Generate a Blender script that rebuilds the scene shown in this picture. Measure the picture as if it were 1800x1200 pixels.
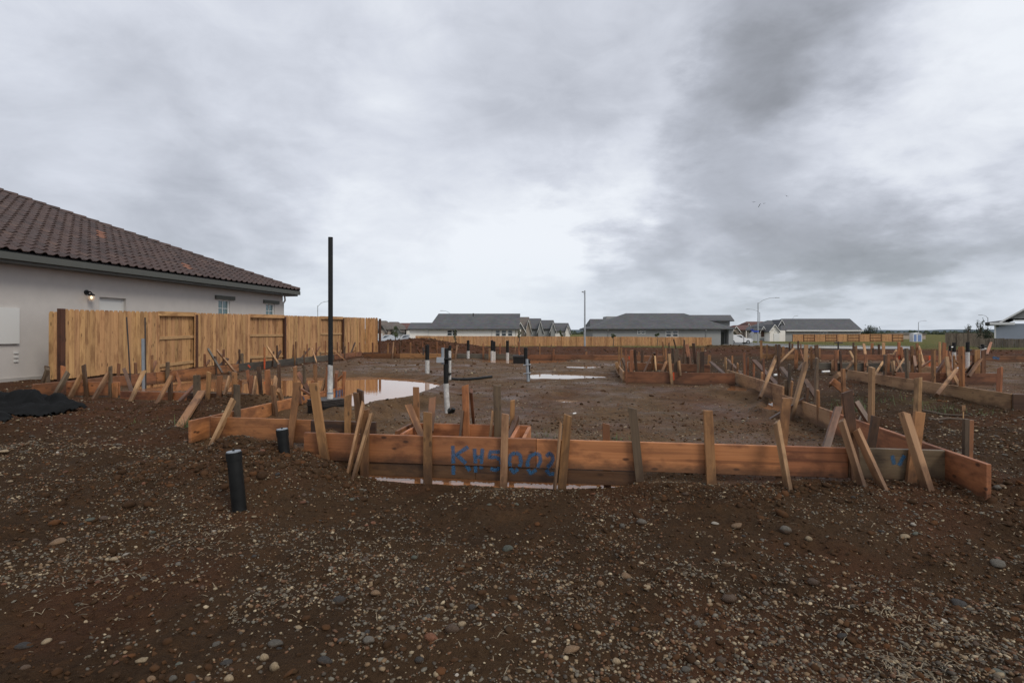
import bpy, math, random
import numpy as np
from mathutils import Vector, Matrix
rnd = random.Random(7)
nrs = np.random.RandomState(11)
scene = bpy.context.scene
for o in list(bpy.data.objects): bpy.data.objects.remove(o)
# ------------------------------------------------------------------ camera
FPX, CX, HY, CZ = 1000.0, 900.0, 585.0, 1.55      # focal length and horizon in pixels of the 1800 px wide photo
cam_d = bpy.data.cameras.new('camera'); cam = bpy.data.objects.new('camera', cam_d)
scene.collection.objects.link(cam); scene.camera = cam
cam_d.sensor_width = 36.0; cam_d.lens = 36.0 * FPX / 1800.0
cam_d.shift_y = -15.0 / 1800.0
cam_d.clip_start = 0.05; cam_d.clip_end = 9000
cam.location = (0, 0, CZ); cam.rotation_euler = (math.radians(90), 0, 0)
# ------------------------------------------------------------------ sky and sun
SUN_EL, SUN_AZ = math.radians(42), math.radians(138)    # azimuth clockwise from +Y
world = bpy.data.worlds.new('World'); scene.world = world; world.use_nodes = True
def build_world():
    nt = world.node_tree; nt.nodes.clear(); N = nt.nodes.new; L = nt.links.new
    out = N('ShaderNodeOutputWorld'); bg = N('ShaderNodeBackground'); L(bg.outputs[0], out.inputs[0])
    bg.inputs[1].default_value = 0.10
    sky = N('ShaderNodeTexSky'); sky.sky_type = 'NISHITA'; sky.sun_disc = False
    sky.sun_elevation = SUN_EL; sky.sun_rotation = SUN_AZ
    tc = N('ShaderNodeTexCoord')
    def math_(op, a, b=None, c=None, clamp=False):
        n = N('ShaderNodeMath'); n.operation = op; n.use_clamp = clamp
        for i, x in enumerate((a, b, c)):
            if x is None: continue
            if isinstance(x, (int, float)): n.inputs[i].default_value = x
            else: L(x, n.inputs[i])
        return n.outputs[0]
    def vm(op, a, b=None):
        n = N('ShaderNodeVectorMath'); n.operation = op
        for i, x in enumerate((a, b)):
            if x is None: continue
            if isinstance(x, tuple): n.inputs[i].default_value = x
            else: L(x, n.inputs[i])
        return n
    def noise(vec, scale, detail, rough, dist=0.0):
        n = N('ShaderNodeTexNoise'); n.inputs['Scale'].default_value = scale; n.inputs['Detail'].default_value = detail
        n.inputs['Roughness'].default_value = rough; n.inputs['Distortion'].default_value = dist; L(vec, n.inputs['Vector']); return n
    d = tc.outputs['Generated']
    sep = N('ShaderNodeSeparateXYZ'); L(d, sep.inputs[0])
    z = math_('MAXIMUM', sep.outputs[2], 0.0)
    den = math_('ADD', z, 0.26)
    comb = N('ShaderNodeCombineXYZ')
    L(math_('DIVIDE', sep.outputs[0], den), comb.inputs[0]); L(math_('DIVIDE', sep.outputs[1], den), comb.inputs[1])
    flat = comb.outputs[0]
    # the direction, bent a little by noise, for the large cloud masses
    wn = noise(flat, 1.3, 4, 0.55)
    w1 = vm('SUBTRACT', wn.outputs['Color'], (0.5, 0.5, 0.5)).outputs[0]
    w2 = vm('SCALE', w1); w2.inputs['Scale'].default_value = 0.34
    wn2 = noise(flat, 5.0, 5, 0.6); w3 = vm('SCALE', vm('SUBTRACT', wn2.outputs['Color'], (0.5, 0.5, 0.5)).outputs[0]); w3.inputs['Scale'].default_value = 0.16
    wd = vm('NORMALIZE', vm('ADD', vm('ADD', d, w2.outputs[0]).outputs[0], w3.outputs[0]).outputs[0]).outputs[0]
    def mass(px, py, r_in, r_out, amount):
        v = Vector(((px - CX) / FPX, 1.0, (HY - py) / FPX)).normalized()
        dt = vm('DOT_PRODUCT', wd, tuple(v)).outputs['Value']
        m = N('ShaderNodeMapRange'); m.interpolation_type = 'SMOOTHSTEP'
        L(dt, m.inputs['Value']); m.inputs['From Min'].default_value = math.cos(math.radians(r_out))
        m.inputs['From Max'].default_value = math.cos(math.radians(r_in))
        m.inputs['To Min'].default_value = 0.0; m.inputs['To Max'].default_value = amount
        return m.outputs[0]
    masses = [  # px, py, inner and outer radius in degrees, density
        (1420, -30, 1, 13, .17), (1360, 100, 1, 10, .19), (1300, 200, 1, 9, .20), (1245, 300, 1, 8, .17),
        (1650, 380, 2, 15, .17), (1450, 455, 2, 11, .22), (1250, 475, 1, 9, .20), (1750, 470, 1, 11, .15), (1120, 490, .5, 6, .16), (1600, 450, 1, 10, .10),
        (150, 330, 2, 15, .18), (430, 380, 2, 10, .10), (700, 330, 2, 10, .06), (380, 180, 2, 12, .10), (980, 80, 4, 15, .05),
        (1560, 560, .5, 5, -.24), (1720, 550, .5, 6, -.20), (1400, 565, .5, 4, -.18), (1300, 560, .5, 3.5, -.12), (1480, 535, .5, 4, -.10), (700, 545, 2, 14, -.10), (1600, 180, 2, 12, -.13), (1760, 90, 2, 11, -.09), (800, 470, 3, 17, -.20), (620, 250, 2, 9, -.07), (1000, 400, 1, 7, -.12), (180, 60, 3, 15, -.10), (720, 60, 3, 10, -.05), (1060, 330, 1, 6, -.1)]
    dens = None
    for m in masses:
        o = mass(*m); dens = o if dens is None else math_('ADD', dens, o)
    n1 = noise(flat, .95, 9, 0.50, 0.25).outputs[0]
    tall = vm('MULTIPLY', d, (1.0, 1.0, 1.9)).outputs[0]
    n2 = noise(tall, 2.6, 12, 0.57, 0.45).outputs[0]
    n3 = noise(tall, 8.5, 10, 0.60, 0.8).outputs[0]
    t = math_('ADD', math_('MULTIPLY', math_('SUBTRACT', n1, 0.5), 0.50), math_('ADD', math_('MULTIPLY', math_('SUBTRACT', n2, 0.5), 0.60), math_('MULTIPLY', math_('SUBTRACT', n3, 0.5), 0.26)))
    t = math_('ADD', math_('ADD', t, dens), 0.268, clamp=True)
    ramp = N('ShaderNodeValToRGB'); L(t, ramp.inputs[0]); cr = ramp.color_ramp
    stops = [(0.0, (.82, .85, .90)), (0.25, (.635, .663, .735)), (0.5, (.455, .478, .538)), (0.78, (.285, .298, .330)), (1.0, (.19, .198, .218))]
    cr.elements[0].position = 0.0; cr.elements[1].position = 1.0
    for p, c in stops[1:-1]: cr.elements.new(p)
    for e, (p, c) in zip(cr.elements, stops): e.color = (*c, 1)
    low = N('ShaderNodeMapRange'); low.interpolation_type = 'SMOOTHSTEP'; L(sep.outputs[2], low.inputs['Value']); low.inputs['From Min'].default_value = .17; low.inputs['From Max'].default_value = .015; low.inputs['To Min'].default_value = 0; low.inputs['To Max'].default_value = .42
    hz = N('ShaderNodeMix'); hz.data_type = 'RGBA'; L(low.outputs[0], hz.inputs['Factor']); L(ramp.outputs[0], hz.inputs['A']); hz.inputs['B'].default_value = (.64, .72, .80, 1)
    sc = vm('SCALE', hz.outputs['Result']); sc.inputs['Scale'].default_value = 10.0
    mix = N('ShaderNodeMix'); mix.data_type = 'RGBA'
    mix.inputs['Factor'].default_value = 0.94
    L(sky.outputs[0], mix.inputs['A']); L(sc.outputs[0], mix.inputs['B'])
    L(mix.outputs['Result'], bg.inputs[0])
build_world()
sun_d = bpy.data.lights.new('sun', 'SUN'); sun = bpy.data.objects.new('sun', sun_d); scene.collection.objects.link(sun)
sun_d.energy = 1.5; sun_d.angle = math.radians(20); sun_d.color = (1.0, .92, .80)
sv = Vector((math.sin(SUN_AZ) * math.cos(SUN_EL), math.cos(SUN_AZ) * math.cos(SUN_EL), math.sin(SUN_EL)))
sun.rotation_euler = sv.to_track_quat('Z', 'Y').to_euler(); sun.location = (0, -20, 60)
vs = scene.view_settings; vs.view_transform = 'Standard'; vs.look = 'None'; vs.exposure = 0.12; vs.gamma = 1.0; vs.use_curve_mapping = False
# ------------------------------------------------------------------ helpers
COL = scene.collection
def P(px, py, Y): return Vector(((px - CX) / FPX * Y, Y, CZ - (py - HY) / FPX * Y))
def G(px, py, z):
    Y = FPX * (CZ - z) / (py - HY); return P(px, py, Y)
def mesh(name, v, f, smooth=False):
    me = bpy.data.meshes.new(name); me.from_pydata([tuple(x) for x in v], [], f); me.update()
    if smooth: me.polygons.foreach_set('use_smooth', [True] * len(me.polygons))
    return me
def big_mesh(name, v, tris, smooth=True, quads=False):
    k = 4 if quads else 3; v = np.asarray(v, dtype=np.float32); tris = np.asarray(tris, dtype=np.int32)
    me = bpy.data.meshes.new(name); me.vertices.add(len(v)); me.vertices.foreach_set('co', v.ravel())
    me.loops.add(tris.size); me.loops.foreach_set('vertex_index', tris.ravel()); me.polygons.add(len(tris))
    me.polygons.foreach_set('loop_start', np.arange(0, tris.size, k, dtype=np.int32))
    me.polygons.foreach_set('use_smooth', np.full(len(tris), smooth)); me.update(calc_edges=True); me.validate(); return me
def add(name, me, mat=None, parent=None, loc=None, rot=None):
    """links one mesh object; loc / rot are world values, parents carry a translation only"""
    o = bpy.data.objects.new(name, me); COL.objects.link(o)
    if mat is not None:
        if len(me.materials) == 0: me.materials.append(mat)
    l = Vector(loc) if loc is not None else Vector((0, 0, 0))
    if parent is not None:
        o.parent = parent; p = parent
        while p is not None: l = l - p.location; p = p.parent
    o.location = l
    if rot is not None: o.rotation_euler = rot
    return o
def empty(name, loc, label=None, cat=None, group=None):
    o = bpy.data.objects.new(name, None); COL.objects.link(o); o.location = loc; o.empty_display_size = .2
    if label: tag(o, label, cat, group)
    return o
def tag(o, label=None, cat=None, group=None, kind=None):
    if label: o['label'] = label
    if cat: o['category'] = cat
    if group: o['group'] = group
    if kind: o['kind'] = kind
    return o
def cbox(lx, ly, lz, c=0.004, jit=0.0, top_cut=0.0):
    """box with chamfered edges, centred on x and y, from z=0 to z=lz"""
    v = []; idx = {}
    for sx in (-1, 1):
        for sy in (-1, 1):
            for sz in (0, 1):
                j = [rnd.uniform(-jit, jit) for _ in range(3)]
                tc_ = top_cut * sx * sz
                for a in range(3):
                    x = sx * (lx / 2 - (c if a != 0 else 0)); y = sy * (ly / 2 - (c if a != 1 else 0))
                    zz = (lz - (c if a != 2 else 0)) if sz else (c if a != 2 else 0)
                    idx[(sx, sy, sz, a)] = len(v); v.append((x + j[0], y + j[1], zz + j[2] + tc_))
    f = []
    I = lambda *k: idx[k]
    for s in (-1, 1):
        f.append([I(s, -1, 0, 0), I(s, 1, 0, 0), I(s, 1, 1, 0), I(s, -1, 1, 0)][::s])
        f.append([I(-1, s, 0, 1), I(1, s, 0, 1), I(1, s, 1, 1), I(-1, s, 1, 1)][::-s])
        sz = 0 if s < 0 else 1
        f.append([I(-1, -1, sz, 2), I(1, -1, sz, 2), I(1, 1, sz, 2), I(-1, 1, sz, 2)][::s])
    for sx in (-1, 1):
        for sy in (-1, 1):
            f.append([I(sx, sy, 0, 0), I(sx, sy, 1, 0), I(sx, sy, 1, 1), I(sx, sy, 0, 1)][::sx * sy * -1 or 1])
    for sx in (-1, 1):
        for sz in (0, 1):
            q = 1 if sz else -1
            f.append([I(sx, -1, sz, 0), I(sx, 1, sz, 0), I(sx, 1, sz, 2), I(sx, -1, sz, 2)][::sx * q])
    for sy in (-1, 1):
        for sz in (0, 1):
            q = 1 if sz else -1
            f.append([I(-1, sy, sz, 1), I(1, sy, sz, 1), I(1, sy, sz, 2), I(-1, sy, sz, 2)][::-sy * q])
    for sx in (-1, 1):
        for sy in (-1, 1):
            for sz in (0, 1):
                q = sx * sy * (1 if sz else -1)
                f.append([I(sx, sy, sz, 0), I(sx, sy, sz, 1), I(sx, sy, sz, 2)][::q])
    return v, f
BOXF = [(0, 3, 2, 1), (4, 5, 6, 7), (0, 1, 5, 4), (1, 2, 6, 5), (2, 3, 7, 6), (3, 0, 4, 7)]
def box_vf(x0, x1, y0, y1, z0, z1):
    return [(x0, y0, z0), (x1, y0, z0), (x1, y1, z0), (x0, y1, z0), (x0, y0, z1), (x1, y0, z1), (x1, y1, z1), (x0, y1, z1)], list(BOXF)
class MB:
    """collects faces for ONE part"""
    def __init__(s): s.v = []; s.f = []
    def put(s, vf):
        n = len(s.v); s.v += [tuple(x) for x in vf[0]]; s.f += [tuple(i + n for i in q) for q in vf[1]]; return s
    def box(s, *a): return s.put(box_vf(*a))
    def tube(s, pts, r, seg=10, cap=True):
        pts = [Vector(p) for p in pts]; n0 = len(s.v); rs = r if isinstance(r, (list, tuple)) else [r] * len(pts)
        ref = None
        for i, p in enumerate(pts):
            t = (pts[min(i + 1, len(pts) - 1)] - pts[max(i - 1, 0)]).normalized()
            if ref is None: ref = Vector((1, 0, 0)) if abs(t.x) < .9 else Vector((0, 1, 0))
            a = (ref - t * ref.dot(t)).normalized(); b = t.cross(a); ref = a
            for k in range(seg):
                w = 2 * math.pi * k / seg; s.v.append(tuple(p + (a * math.cos(w) + b * math.sin(w)) * rs[i]))
        for i in range(len(pts) - 1):
            for k in range(seg):
                a0 = n0 + i * seg + k; a1 = n0 + i * seg + (k + 1) % seg; s.f.append((a0, a1, a1 + seg, a0 + seg))
        if cap:
            s.f.append(tuple(n0 + k for k in range(seg))[::-1]); e = n0 + (len(pts) - 1) * seg; s.f.append(tuple(e + k for k in range(seg)))
        return s
    def build(s, name, mat, parent=None, smooth=False, loc=None):
        """vertices are world positions; they are stored relative to loc or the parent's place"""
        base = Vector(loc) if loc is not None else None
        if base is None:
            base = Vector((0, 0, 0)); p = parent
            while p is not None: base += p.location; p = p.parent
        me = mesh(name, [Vector(x) - base for x in s.v], s.f)
        if smooth: shade(me)
        return add(name, me, mat, parent, base)
def shade(me, ang=40):
    me.polygons.foreach_set('use_smooth', [True] * len(me.polygons)); me.set_sharp_from_angle(angle=math.radians(ang))
def frame(axis, side):
    z = Vector(axis).normalized(); x = Vector(side); x = (x - z * x.dot(z)).normalized(); y = z.cross(x)
    return Matrix((x, y, z)).transposed().to_euler()
def bar(name, A, B, w, t, side, mat, parent, c=.003, jit=0.0, cut=0.0):
    """a squared timber from A to B, width w along side, thickness t; its own mesh with local z along the grain"""
    A, B = Vector(A), Vector(B); v, f = cbox(w, t, (B - A).length, min(c, w * .2, t * .2), jit, cut)
    return add(name, mesh(name, v, f), mat, parent, A, frame(B - A, side))
# ---- value noise
def vnoise(x, y, seed=0):
    xi = np.floor(x).astype(np.int64); yi = np.floor(y).astype(np.int64); xf = x - xi; yf = y - yi
    def h(a, b):
        n = (a * 374761393 + b * 668265263 + seed * 2147483647) & 0x7fffffff
        n = ((n ^ (n >> 13)) * 1274126177) & 0x7fffffff; n = n ^ (n >> 16); return (n & 0xffff) / 65535.0
    u = xf * xf * (3 - 2 * xf); w = yf * yf * (3 - 2 * yf)
    return (h(xi, yi) * (1 - u) + h(xi + 1, yi) * u) * (1 - w) + (h(xi, yi + 1) * (1 - u) + h(xi + 1, yi + 1) * u) * w - .5
def fbm(x, y, o=4, seed=0):
    r = np.zeros_like(x); a = 1.0
    for i in range(o): r += a * vnoise(x * 2 ** i + 17.3 * i, y * 2 ** i - 9.1 * i, seed + i); a *= .5
    return r
def sst(a, b, x):
    t = np.clip((x - a) / (b - a), 0, 1); return t * t * (3 - 2 * t)
# ------------------------------------------------------------------ materials
MATS = {}
def newmat(name):
    m = bpy.data.materials.new(name); m.use_nodes = True; nt = m.node_tree; nt.nodes.clear()
    out = nt.nodes.new('ShaderNodeOutputMaterial'); b = nt.nodes.new('ShaderNodeBsdfPrincipled'); nt.links.new(b.outputs[0], out.inputs[0])
    MATS[name] = m; return m, nt, b
class NB:
    """short node-building helpers"""
    def __init__(s, nt): s.nt = nt
    def n(s, t, **k):
        x = s.nt.nodes.new(t)
        for a, b in k.items(): setattr(x, a, b)
        return x
    def put(s, sock, v):
        if isinstance(v, bpy.types.NodeSocket): s.nt.links.new(v, sock)
        else: sock.default_value = v
    def math(s, op, a, b=0.0, clamp=False):
        n = s.n('ShaderNodeMath', operation=op, use_clamp=clamp); s.put(n.inputs[0], a); s.put(n.inputs[1], b); return n.outputs[0]
    def noise(s, vec, scale, detail=4, rough=.55, dist=0.0):
        n = s.n('ShaderNodeTexNoise'); s.put(n.inputs['Vector'], vec); n.inputs['Scale'].default_value = scale
        n.inputs['Detail'].default_value = detail; n.inputs['Roughness'].default_value = rough; n.inputs['Distortion'].default_value = dist; return n.outputs[0]
    def mapping(s, vec, scale=(1, 1, 1), loc=(0, 0, 0)):
        n = s.n('ShaderNodeMapping'); s.put(n.inputs['Vector'], vec); s.put(n.inputs['Scale'], scale); s.put(n.inputs['Location'], loc); return n.outputs[0]
    def ramp(s, fac, stops, interp='LINEAR'):
        n = s.n('ShaderNodeValToRGB'); s.put(n.inputs[0], fac); cr = n.color_ramp; cr.interpolation = interp
        while len(cr.elements) < len(stops): cr.elements.new(.5)
        for e, (p, c) in zip(cr.elements, stops):
            e.position = p; e.color = (*c, 1) if len(c) == 3 else c
        return n.outputs[0]
    def mix(s, fac, a, b, blend='MIX'):
        n = s.n('ShaderNodeMix', data_type='RGBA', blend_type=blend)
        s.put(n.inputs['Factor'], fac)
        for k, x in (('A', a), ('B', b)):
            if isinstance(x, tuple) and len(x) == 3: x = (*x, 1)
            s.put(n.inputs[k], x)
        return n.outputs['Result']
    def rng(s, v, a, b, c=0.0, d=1.0):
        n = s.n('ShaderNodeMapRange'); s.put(n.inputs[0], v)
        for i, x in enumerate((a, b, c, d)): n.inputs[i + 1].default_value = x
        return n.outputs[0]
    def bump(s, h, strength, dist, normal=None):
        n = s.n('ShaderNodeBump'); n.inputs['Strength'].default_value = strength; n.inputs['Distance'].default_value = dist
        s.put(n.inputs['Height'], h)
        if normal is not None: s.put(n.inputs['Normal'], normal)
        return n.outputs[0]
    def attr(s, name):
        n = s.n('ShaderNodeAttribute'); n.attribute_name = name; return n
def wood(name, c1, c2, dark, rough=.75, knots=1.0, wet=0.0, var=.5):
    """sawn timber, grain along local z"""
    m, nt, b = newmat(name); k = NB(nt)
    tc = k.n('ShaderNodeTexCoord').outputs['Object']; oi = k.n('ShaderNodeObjectInfo').outputs['Random']
    isl = k.n('ShaderNodeNewGeometry').outputs['Random Per Island']
    rr = k.math('FRACT', k.math('ADD', oi, isl))
    cmb = k.n('ShaderNodeCombineXYZ')
    for i in range(3): k.put(cmb.inputs[i], k.math('MULTIPLY', rr, 31.7 + 9 * i))
    vec = k.n('ShaderNodeVectorMath', operation='ADD'); k.put(vec.inputs[0], tc); k.put(vec.inputs[1], cmb.outputs[0]); v = vec.outputs[0]
    g1 = k.noise(k.mapping(v, (34, 34, 1.1)), 1.0, 5, .6, 1.3)
    g2 = k.noise(k.mapping(v, (9, 9, .7)), 1.0, 3, .5, .6)
    patch = k.noise(k.mapping(v, (5, 5, 2.2)), 1.0, 5, .65)
    col = k.mix(k.rng(g1, .3, .7), c1, c2)
    col = k.mix(k.rng(g2, .45, .75, 0, .45), col, dark)
    col = k.mix(k.math('MULTIPLY', k.rng(patch, .50, .64), .75), col, dark)
    blot = k.noise(k.mapping(v, (3.2, 3.2, 1.3)), 1.0, 6, .7, .8); col = k.mix(k.math('MULTIPLY', k.rng(blot, .53, .70), .7), col, tuple(x * .8 for x in dark))
    streak = k.noise(k.mapping(v, (16, 16, .35)), 1.0, 2, .5); col = k.mix(k.math('MULTIPLY', k.rng(streak, .60, .68), .6), col, dark)
    if knots:
        vo = k.n('ShaderNodeTexVoronoi'); k.put(vo.inputs['Vector'], k.mapping(v, (9.0, 9.0, 4.2))); vo.inputs['Scale'].default_value = 1.0
        kn = k.rng(vo.outputs['Distance'], .09, .165, .85 * knots, 0)
        col = k.mix(kn, col, tuple(x * .35 for x in dark))
    oc = k.n('ShaderNodeSeparateColor'); k.put(oc.inputs[0], k.n('ShaderNodeObjectInfo').outputs['Color']); sx = k.n('ShaderNodeSeparateXYZ'); k.put(sx.inputs[0], tc)
    mn = k.math('MULTIPLY', k.math('SUBTRACT', k.noise(k.mapping(v, (9, 9, 5)), 1.0, 5, .65), .5), .55)
    m1 = k.math('MULTIPLY', k.rng(k.math('ADD', sx.outputs[2], mn), .12, .34, 1, 0), k.math('SUBTRACT', 1.0, oc.outputs[0]))
    sgn = k.math('SUBTRACT', 1.0, k.math('MULTIPLY', oc.outputs[1], 4.0)); m2 = k.math('MULTIPLY', k.rng(k.math('ADD', k.math('MULTIPLY', sx.outputs[1], sgn), k.math('MULTIPLY', mn, .35)), -.12, -.035, 1, 0), k.math('LESS_THAN', oc.outputs[1], .75))
    mudf = k.math('MULTIPLY', k.math('MAXIMUM', m1, m2), .72); col = k.mix(mudf, col, (.060, .030, .0145))
    hsv = k.n('ShaderNodeHueSaturation'); k.put(hsv.inputs['Color'], col)
    k.put(hsv.inputs['Value'], k.rng(rr, 0, 1, 1 - var * .55, 1 + var * .45)); k.put(hsv.inputs['Hue'], k.rng(k.math('FRACT', k.math('MULTIPLY', rr, 7.31)), 0, 1, .493, .503))
    k.put(b.inputs['Base Color'], hsv.outputs[0]); k.put(b.inputs['Roughness'], k.rng(patch, .3, .7, rough - wet, rough))
    k.put(b.inputs['Normal'], k.bump(g1, .35, .004)); return m
def plain(name, col, rough=.6, metal=0.0, nscale=0.0, namp=.15, bump=0.0):
    m, nt, b = newmat(name); k = NB(nt); b.inputs['Metallic'].default_value = metal; b.inputs['Roughness'].default_value = rough
    if nscale:
        tc = k.n('ShaderNodeTexCoord').outputs['Object']; n = k.noise(tc, nscale, 6, .6)
        k.put(b.inputs['Base Color'], k.mix(k.rng(n, .3, .7), tuple(x * (1 - namp) for x in col), tuple(min(1, x * (1 + namp)) for x in col)))
        k.put(b.inputs['Roughness'], k.rng(n, .3, .7, max(.05, rough - .12), min(1, rough + .1)))
        if bump: k.put(b.inputs['Normal'], k.bump(k.noise(tc, nscale * 6, 5, .6), bump, .01))
    else: b.inputs['Base Color'].default_value = (*col, 1)
    return m
M = MATS
wood('wood_orange', (.425, .180, .068), (.335, .128, .044), (.125, .045, .017), .7, 1, .2)
wood('wood_tan', (.33, .170, .066), (.245, .118, .043), (.095, .043, .018), .75, .8, .1)
wood('wood_light', (.50, .305, .145), (.39, .22, .098), (.17, .085, .036), .75, .5, .1)
wood('wood_dark', (.125, .064, .029), (.080, .039, .018), (.034, .017, .009), .6, .6, .25)
wood('wood_red', (.27, .115, .048), (.20, .080, .032), (.085, .034, .014), .65, .6, .2)
wood('wood_grey', (.165, .112, .064), (.112, .074, .043), (.050, .032, .019), .75, .5, .15)
wood('wood_moss', (.20, .145, .082), (.145, .10, .056), (.055, .036, .02), .65, .5, .2)
wood('wood_greygreen', (.115, .10, .07), (.075, .066, .05), (.045, .036, .028), .6, .3, .2)
wood('wood_pale', (.43, .255, .125), (.33, .18, .084), (.15, .072, .031), .75, .6, .1)
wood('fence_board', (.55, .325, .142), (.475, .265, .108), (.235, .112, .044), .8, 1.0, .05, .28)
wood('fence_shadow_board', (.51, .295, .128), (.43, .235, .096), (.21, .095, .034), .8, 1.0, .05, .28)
wood('fence_post', (.105, .040, .018), (.07, .026, .012), (.035, .015, .008), .75, .2)
wood('fence_far', (.52, .295, .132), (.43, .23, .10), (.28, .13, .055), .85, .1, 0, .35)
wood('fence_weathered', (.20, .165, .125), (.145, .115, .085), (.08, .06, .045), .85, .2, 0, .4)
plain('abs_black', (.008, .0085, .0085), .5, 0, 14, .3); MATS['abs_black'].node_tree.nodes['Principled BSDF'].inputs['Specular IOR Level'].default_value = .3
plain('white_wrap', (.46, .45, .43), .5, 0, 18, .35, .6)
plain('grey_pipe', (.25, .28, .31), .5, 0, 10, .15)
plain('steel_dark', (.06, .05, .045), .6, .5, 20, .3)
plain('galvanised', (.42, .44, .46), .45, .6, 4, .12)
plain('stucco', (.485, .457, .432), .92, 0, 3.0, .05, .25)
plain('stucco_white', (.78, .75, .70), .9, 0, 1.0, .05)
plain('stucco_grey', (.285, .29, .285), .9, 0, 1.0, .06)
plain('stucco_tan', (.36, .30, .245), .9, 0, 1.0, .06)
plain('stucco_blue', (.31, .345, .40), .9, 0, 1.0, .05)
plain('trim_white', (.72, .72, .70), .6)
plain('trim_dark', (.085, .088, .075), .7)
plain('trim_brown', (.10, .05, .035), .7)
plain('gutter', (.075, .078, .068), .45, 0, 2, .1)
plain('concrete', (.36, .34, .32), .9, 0, 4, .12, .2)
plain('panel_white', (.60, .60, .58), .55)
plain('rail_pale', (.42, .25, .115), .8, 0, 6, .2)
plain('black_fabric', (.010, .0105, .011), .95, 0, 9, .35, .5); MATS['black_fabric'].node_tree.nodes['Principled BSDF'].inputs['Specular IOR Level'].default_value = .12
plain('leaf_dark', (.022, .034, .014), .8, 0, 3, .4)
plain('leaf_mid', (.055, .075, .028), .8, 0, 3, .4)
plain('leaf_olive', (.085, .09, .045), .8, 0, 3, .4)
plain('bark', (.10, .075, .055), .9, 0, 8, .3)
plain('car_silver', (.52, .54, .56), .3, .5)
plain('car_white', (.70, .71, .72), .3)
plain('tyre', (.02, .02, .02), .8)
plain('sign_blue', (.03, .07, .42), .5)
plain('sign_back', (.32, .33, .34), .5, .5)
plain('toilet_white', (.62, .63, .65), .6)
plain('toilet_blue', (.16, .24, .45), .6)
plain('bird', (.025, .025, .028), .8)
plain('orange_paint', (.75, .09, .02), .6, 0, 20, .2)
plain('hill', (.06, .085, .105), .95, 0, .02, .2)
plain('asphalt', (.15, .15, .152), .75, 0, .6, .1)
plain('kerb', (.40, .39, .37), .9, 0, 1, .08)
def glass(name, col):
    m, nt, b = newmat(name); b.inputs['Base Color'].default_value = (*col, 1); b.inputs['Roughness'].default_value = .06; b.inputs['Specular IOR Level'].default_value = .8; return m
glass('glass', (.03, .04, .045)); glass('glass_teal', (.10, .17, .18))
def roofmat(name, c1, c2):
    m, nt, b = newmat(name); k = NB(nt); tc = k.n('ShaderNodeTexCoord').outputs['Object']
    n = k.noise(k.mapping(tc, (1.2, 1.2, 9)), 1.0, 5, .6); n2 = k.noise(tc, .35, 3, .5)
    br = k.n('ShaderNodeTexVoronoi'); k.put(br.inputs['Vector'], k.mapping(tc, (2.6, 2.6, 6.5))); br.inputs['Scale'].default_value = 1
    col = k.mix(k.rng(n, .3, .7), c1, c2); col = k.mix(k.rng(n2, .35, .7, 0, .35), col, tuple(x * .6 for x in c1)); col = k.mix(.22, col, br.outputs['Color'], 'MULTIPLY')
    k.put(b.inputs['Base Color'], col); b.inputs['Roughness'].default_value = .85; k.put(b.inputs['Normal'], k.bump(n, .4, .03)); return m
roofmat('roof_grey', (.075, .077, .082), (.125, .125, .13)); roofmat('roof_brown', (.12, .10, .085), (.17, .145, .125)); roofmat('roof_red', (.11, .05, .042), (.16, .075, .06)); roofmat('roof_dark', (.05, .048, .05), (.085, .08, .08))
def tilemat():
    m, nt, b = newmat('roof_tile'); k = NB(nt); tc = k.n('ShaderNodeTexCoord').outputs['Object']
    oi = k.n('ShaderNodeObjectInfo').outputs['Random']; isl = k.n('ShaderNodeNewGeometry').outputs['Random Per Island']
    r = k.math('FRACT', k.math('ADD', k.math('MULTIPLY', oi, 3.7), isl))
    col = k.ramp(r, [(0, (.044, .028, .024)), (.3, (.064, .036, .029)), (.6, (.082, .047, .037)), (.85, (.060, .040, .035)), (1, (.105, .060, .043))])
    n = k.noise(tc, 9, 5, .6); col = k.mix(k.rng(n, .35, .7, 0, .5), col, (.04, .026, .024))
    k.put(b.inputs['Base Color'], col); k.put(b.inputs['Roughness'], k.rng(n, .3, .7, .55, .85)); return m
tilemat(); plain('roof_tile_orange', (.20, .085, .05), .8, 0, 8, .3)
def watermat(name, col, r=.02):
    m, nt, b = newmat(name); k = NB(nt); tc = k.n('ShaderNodeTexCoord').outputs['Object']
    b.inputs['Base Color'].default_value = (*col, 1); b.inputs['Roughness'].default_value = r; b.inputs['IOR'].default_value = 1.33
    b.inputs['Specular IOR Level'].default_value = .5
    k.put(b.inputs['Normal'], k.bump(k.noise(tc, 7, 2, .5), .03, .02)); return m
watermat('muddy_water', (.33, .145, .06))
watermat('muddy_water_pale', (.30, .19, .12))
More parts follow.
